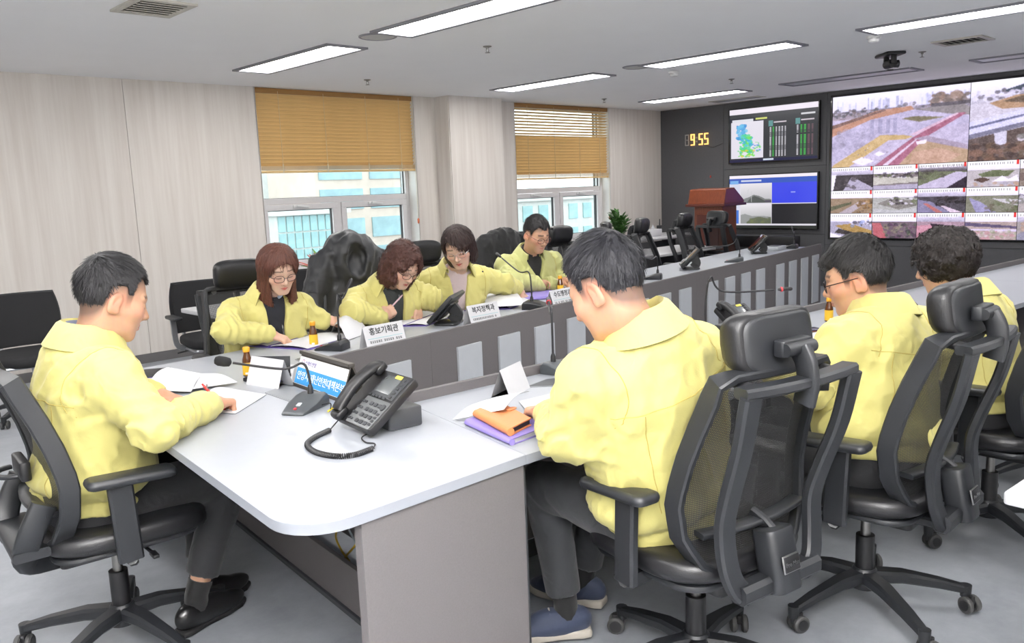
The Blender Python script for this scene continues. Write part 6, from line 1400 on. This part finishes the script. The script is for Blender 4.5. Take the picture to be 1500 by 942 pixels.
# the man at the head of the table, in profile
cast.append(dict(label='man in profile in a pale yellow jacket writing at the head of the table',male=True,skin=SK_M,hair='short',hl=.024,top=.008,haircol=(34,33,36),hs=1.06,
 head=(.915,2.79,1.158),face=(-5,20,0),torso=-6,neck=(.840,2.82,1.035),pelvis=(.81,2.865,.53),sw=.19,girth=1.10,hem=-.005,
 shR=(.84,2.64,.945),elR=(.905,2.515,.795),wrR=(1.165,2.715,.778),elL=(.96,3.16,.80),wrL=(1.120,3.075,.768),
 hdR=((.75,.45,-.12),(-.55,-.35,.75),'pen'),hdL=((.35,-.9,-.15),(.0,.0,1),'rest'),
 kneeR=(1.22,2.74,.515),kneeL=(1.24,2.98,.515),ankR=(1.06,2.745,.10),ankL=(1.13,2.86,.10),toeR=(.95,.3,0),toeL=(.95,.25,0),cuffat=.80,cgap=24,inner=(m_grys,m_grys),hres=.0034))
# left wing
cast.append(dict(label='woman with long straight brown hair and glasses in an open yellow jacket',male=False,skin=SK_F,hair='long',vol=1.12,haircol=(98,58,46),hs=.99,
 head=(2.07,3.85,1.105),face=(-97,24,4),torso=-98,neck=(2.065,3.945,.965),pelvis=(2.05,4.13,.50),sw=.172,girth=1.0,hem=-.02,open=.045,openx=-.0,inner=(m_navy,m_lblue),cgap=55,
 elR=(1.775,3.86,.835),wrR=(1.955,3.80,.800),elL=(2.265,3.95,.835),wrL=(2.345,3.90,.805),hdR=((.7,-.45,-.35),(.1,-.3,.9),'rest'),hdL=((.9,-.2,-.1),(-.1,-.3,.9),'rest'),
 kneeR=(1.95,3.66,.52),kneeL=(2.15,3.66,.52),ankR=(1.95,3.70,.1),ankL=(2.15,3.70,.1),glasses=True))
cast.append(dict(label='woman with curly brown hair and glasses bending over papers with a pen',male=False,skin=SK_F,hair='curly',haircol=(80,46,38),hs=1.0,vol=1.03,
 head=(2.79,3.78,1.06),face=(-92,34,-8),torso=-95,neck=(2.77,3.885,.945),pelvis=(2.84,4.22,.50),sw=.185,girth=1.08,hem=-.02,open=.050,inner=(m_dgreen,None),cgap=58,
 elR=(2.49,3.84,.835),wrR=(2.64,3.80,.795),elL=(3.02,3.84,.85),wrL=(2.945,3.87,.845),hdR=((.85,.05,.25),(-.1,-.8,.5),'pen'),hdL=((-.2,-.35,-.85),(.2,-.8,.4),'flat'),
 kneeR=(2.75,3.75,.52),kneeL=(2.95,3.75,.52),ankR=(2.75,3.80,.1),ankL=(2.95,3.80,.1),glasses=True,gr=.0013))
cast.append(dict(label='woman with a short dark bob leaning and reaching over a binder',male=False,skin=SK_F,hair='bob',part=1.0,haircol=(52,34,32),hs=1.02,
 head=(3.25,3.83,1.125),face=(-142,24,8),torso=-112,neck=(3.31,3.94,.985),pelvis=(3.43,4.22,.50),sw=.178,girth=1.03,hem=-.02,open=.040,inner=(m_lav,None),cgap=55,
 elR=(3.22,4.06,.83),wrR=(3.42,4.02,.795),elL=(3.66,3.88,.86),wrL=(3.83,3.93,.81),hdR=((.85,-.1,.05),(.0,-.6,.75),'pen'),hdL=((.5,-.3,-.75),(.2,-.6,.6),'rest'),
 kneeR=(3.35,3.80,.52),kneeL=(3.52,3.80,.52),ankR=(3.35,3.86,.1),ankL=(3.52,3.86,.1),glasses=mat('silver_glasses_wire',(170,168,166),.3,metal=.9),gr=.0012))
cast.append(dict(label='man with short dark hair and glasses in a pale lime jacket, hands folded',male=True,skin=(194,152,126),hair='short',hl=.016,top=.010,haircol=(38,36,38),hs=1.0,jmat=m_yel2,
 head=(4.20,4.11,1.135),face=(-96,22,0),torso=-104,neck=(4.225,4.20,.995),pelvis=(4.38,4.42,.50),sw=.19,girth=1.08,hem=-.02,open=.016,inner=(m_blks,m_blks),cgap=40,
 elR=(3.97,4.13,.83),wrR=(4.27,4.03,.79),elL=(4.50,4.20,.84),wrL=(4.44,4.09,.80),hdR=((.9,.1,.0),(-.1,-.7,.7),'fist'),hdL=((-.1,-.75,-.1),(.3,-.3,.9),'fist'),
 kneeR=(4.28,4.02,.52),kneeL=(4.48,4.02,.52),ankR=(4.28,4.06,.1),ankL=(4.48,4.06,.1),glasses=mat('brown_glasses_wire',(104,62,56),.35,metal=.4),gr=.0017))
# right wing
cast.append(dict(label='man seen from behind in a yellow jacket reading on the right wing',male=True,skin=(188,145,119),hair='short',hl=.012,top=.014,haircol=(36,36,42),hs=1.05,
 head=(1.68,1.39,1.19),face=(100,28,0),torso=80,neck=(1.755,1.345,1.085),pelvis=(1.925,1.385,.53),sw=.205,girth=1.12,hem=.0,
 shL=(1.60,1.395,.965),shR=(1.965,1.295,.975),elL=(1.60,1.475,.80),wrL=(1.775,1.71,.785),elR=(2.16,1.42,.82),wrR=(2.43,1.56,.785),hdL=((.35,.9,-.1),(0,0,1),'rest'),hdR=((.9,.3,-.05),(0,0,1),'rest'),
 kneeR=(2.08,1.74,.52),kneeL=(1.84,1.80,.52),ankR=(2.07,1.85,.11),ankL=(1.865,1.745,.11),toeR=(-.3,.95,0),toeL=(-.75,.62,0),tmat=m_jean,shoe='sneaker',cuffat=.88,cgap=18,hres=.0032,res=.0068))
cast.append(dict(label='man with glasses and parted black hair turned in profile on the right wing',male=True,skin=(187,145,117),hair='short',top=.012,fringe=1,haircol=(33,31,32),hs=1.06,
 head=(2.86,1.25,1.105),face=(110,14,0),torso=80,neck=(2.855,1.165,.995),pelvis=(2.72,1.10,.52),sw=.2,girth=1.12,hem=.0,
 elL=(2.50,1.24,.80),wrL=(2.66,1.46,.785),elR=(3.10,1.28,.82),wrR=(2.98,1.55,.785),hdL=((.3,.9,-.1),(0,0,1),'rest'),hdR=((-.4,.9,-.1),(0,0,1),'rest'),
 kneeR=(2.88,1.56,.52),kneeL=(2.66,1.58,.52),ankR=(2.86,1.60,.1),ankL=(2.66,1.62,.1),toeR=(0,1,0),toeL=(0,1,0),glasses=True,cgap=20))
cast.append(dict(label='woman with voluminous black hair seen from behind at the far right',male=False,skin=(188,150,126),hair='perm',haircol=(34,26,25),hs=1.03,vol=1.06,earshow=False,
 head=(3.66,1.245,1.09),face=(92,18,0),torso=78,neck=(3.66,1.155,.96),pelvis=(3.58,1.05,.50),sw=.175,girth=1.02,hem=.0,
 elL=(3.40,1.20,.80),wrL=(3.60,1.45,.80),elR=(3.92,1.22,.82),wrR=(3.86,1.45,.785),hdL=((.5,.8,-.1),(0,0,1),'rest'),hdR=((-.3,.9,-.1),(0,0,1),'rest'),
 kneeR=(3.72,1.48,.52),kneeL=(3.54,1.50,.52),ankR=(3.72,1.52,.1),ankL=(3.54,1.54,.1),toeR=(0,1,0),toeL=(0,1,0),cgap=20))
for sp in cast: person(sp)
# ================================================================== COATS OVER CHAIRS, PENS IN HANDS
m_coat=fabric('black_padded_coat',(30,31,36),.45); m_coat2=fabric('black_wool_jacket',(26,26,29),.85)
def coat(label,x,y,face,hood,m,seed):
    a=R(face-90); Rz=np.array(Matrix.Rotation(a,3,'Z')); org=np.array((x,y,0.))
    def f(P):
        x_,y_,z_=P[:,0],P[:,1],P[:,2]; hw=np.interp(z_,[.42,.7,1.0,1.12,1.2],[.25,.265,.235,.16,.06]); dp=np.interp(z_,[.42,.7,1.0,1.15],[.115,.105,.090,.06]); k=np.sqrt((x_/hw)**2+((y_+.275)/dp)**2); d=(k-1)*dp*.9; d=smax(d,np.maximum(.44+.03*np.sin(x_*14)-z_,z_-1.15),.05)
        for s in(-1,1): d=smin(d,smin(rc(P,(s*.19,-.275,1.04),(s*.275,-.24,.78),.075,.068),rc(P,(s*.275,-.24,.78),(s*.265,-.16,.52),.066,.055),.03),.03)
        if hood:
            d=smin(d,ell(P,(0,-.275,1.12),(.165,.105,.115)),.04); d=smin(d,ell(P,(0,-.225,1.06),(.135,.075,.150)),.03); d=smax(d,-ell(P,(.0,-.140,1.07),(.080,.085,.112)),.015)
        rg=1-2*np.abs(value_noise(P*np.array((13,13,6)),seed)); return d-.011*rg-.005*(1-2*np.abs(value_noise(P*np.array((28,28,14)),seed+1)))-.010*value_noise(P*np.array((7,7,4)),seed+2)
    V,F=snets(f,(-.40,-.46,.36),(.40,.02,1.30),.009); o=obj('draped_coat',np_mesh('draped_coat',V@Rz.T,F,m),None,tuple(org),0); tag(o,label,'coat'); return o
c1=coat('shiny black padded coat with hood hung over the chair behind the curly-haired woman',2.86,4.21,-98,True,m_coat,51)
c2=coat('matt black jacket hung over the chair of the man with folded hands',4.50,4.50,-92,False,m_coat2,57)
for (sp,sd,lab,m,dirl,off,ln) in((cast[0],'R','red pen in the writing hand at the head of the table',m_pred,(-.35,.55,.75),(-.028,.085,-.012),.14),(cast[2],'R','pink pen held by the curly-haired woman',m_ppink,(.75,-.15,.65),(-.02,.085,-.02),.15),(cast[3],'R','white and violet pen held by the bobbed woman',m_pw,(.85,.0,-.1),(-.02,.085,-.02),.14),(cast[1],'R','dark pen in the right hand of the long-haired woman',m_pdark,(.1,.4,.8),(-.03,.08,-.02),.13),(cast[4],'R','white pen between the folded hands',m_pw,(-.6,-.7,.1),(-.02,.085,-.02),.13)):
    wr,Hm=sp['hands'][sd]; c=wr+Hm@np.array(off); d=unit(np.array(dirl)); pen(lab,c+d*ln*.62,c-d*ln*.38,m)
# stitch lines and pocket flaps on the jackets
def seams(sp,back=True):
    TB,N,pel=sp['TB'],sp['N'],sp['pel']; L=lambda x,y,z: N+TB@np.array((x,y,z)); fw=TB[:,1]; V,F=sp['jV'],sp['jF']; jk=sp['jk']; o=sp['obj']
    class Pj: location=o.location
    def sm(pts,d,r=.0014,m=None):
        bv=sp.setdefault('bvh',BVHTree.FromPolygons([tuple(v) for v in V],[tuple(f) for f in F])); dv=Vector(d).normalized(); out=[]
        for p_ in spline(pts,8):
            h=bv.ray_cast(Vector(p_)-dv*.35,dv,.6)
            if h[0] is not None: out.append(np.array(h[0]-dv*.0006)-np.array(o.location))
        out=[q for i,q in enumerate(out) if i==0 or np.linalg.norm(q-out[i-1])<.05]
        if len(out)>4: MB().tube(out,r,5).build('seam',m or m_seam,jk)
    if back:
        sm([L(x,-.02,-.155-.0*abs(x)) for x in np.linspace(-.20,.20,9)],fw); 
        for s in(-1,1): sm([L(s*.135,-.1,z_) for z_ in np.linspace(-.16,-.46,7)],fw)
    else:
        for s in(-1,1):
            sm([L(s*x,.1,-.20) for x in np.linspace(.075,.165,5)],-fw,.0016); sm([L(s*x,.1,-.245) for x in np.linspace(.075,.165,5)],-fw); sm([L(s*.075,.1,z_) for z_ in np.linspace(-.20,-.245,4)],-fw); sm([L(s*.165,.1,z_) for z_ in np.linspace(-.20,-.245,4)],-fw)
    # armholes
    for s,k in((1,'R'),(-1,'L')):
        c=L(s*.165,0,-.10); q=[c+TB@np.array((s*.012*math.cos(a),.10*math.cos(a),.10*math.sin(a))) for a in np.linspace(-.9,math.pi+.9,11)]
        bv=sp.setdefault('bvh',BVHTree.FromPolygons([tuple(v) for v in V],[tuple(f) for f in F])); out=[]
        for p_ in spline(q,6):
            h=bv.find_nearest(Vector(p_)); 
            if h[0] is not None: out.append(np.array(h[0]+h[1]*.0006)-np.array(o.location))
        MB().tube(out,.0014,5).build('seam',m_seam,jk)
for i,sp in enumerate(cast): seams(sp,back=i in(0,5,6,7))

def patch(sp,px,py,w,h,m,nm):
    """cloth badge sewn where the camera sees that spot of the jacket"""
    V,F=sp['jV'],sp['jF']; bv=sp.setdefault('bvh',BVHTree.FromPolygons([tuple(v) for v in V],[tuple(f) for f in F])); d=_ray(px,py).normalized(); hit=bv.ray_cast(Vector((0,0,CAM_H)),d,20)
    if hit[0] is None: return
    n=hit[1]; n=n if n.dot(d)<0 else -n; z=Vector((0,0,1)); x=z.cross(n).normalized(); y=n.cross(x); rot=np.stack([np.array(x),np.array(y),np.array(n)],1); c=np.array(hit[0]+n*.002)-np.array(sp['obj'].location)
    MB().rbox(c,(w,h,.003),.002,rot=rot).build(nm,m,sp['jk'])
patch(cast[6],1206,566,.035,.03,m_blk,'sleeve_patch'); patch(cast[3],707,398,.010,.010,m_blk,'chest_pin')
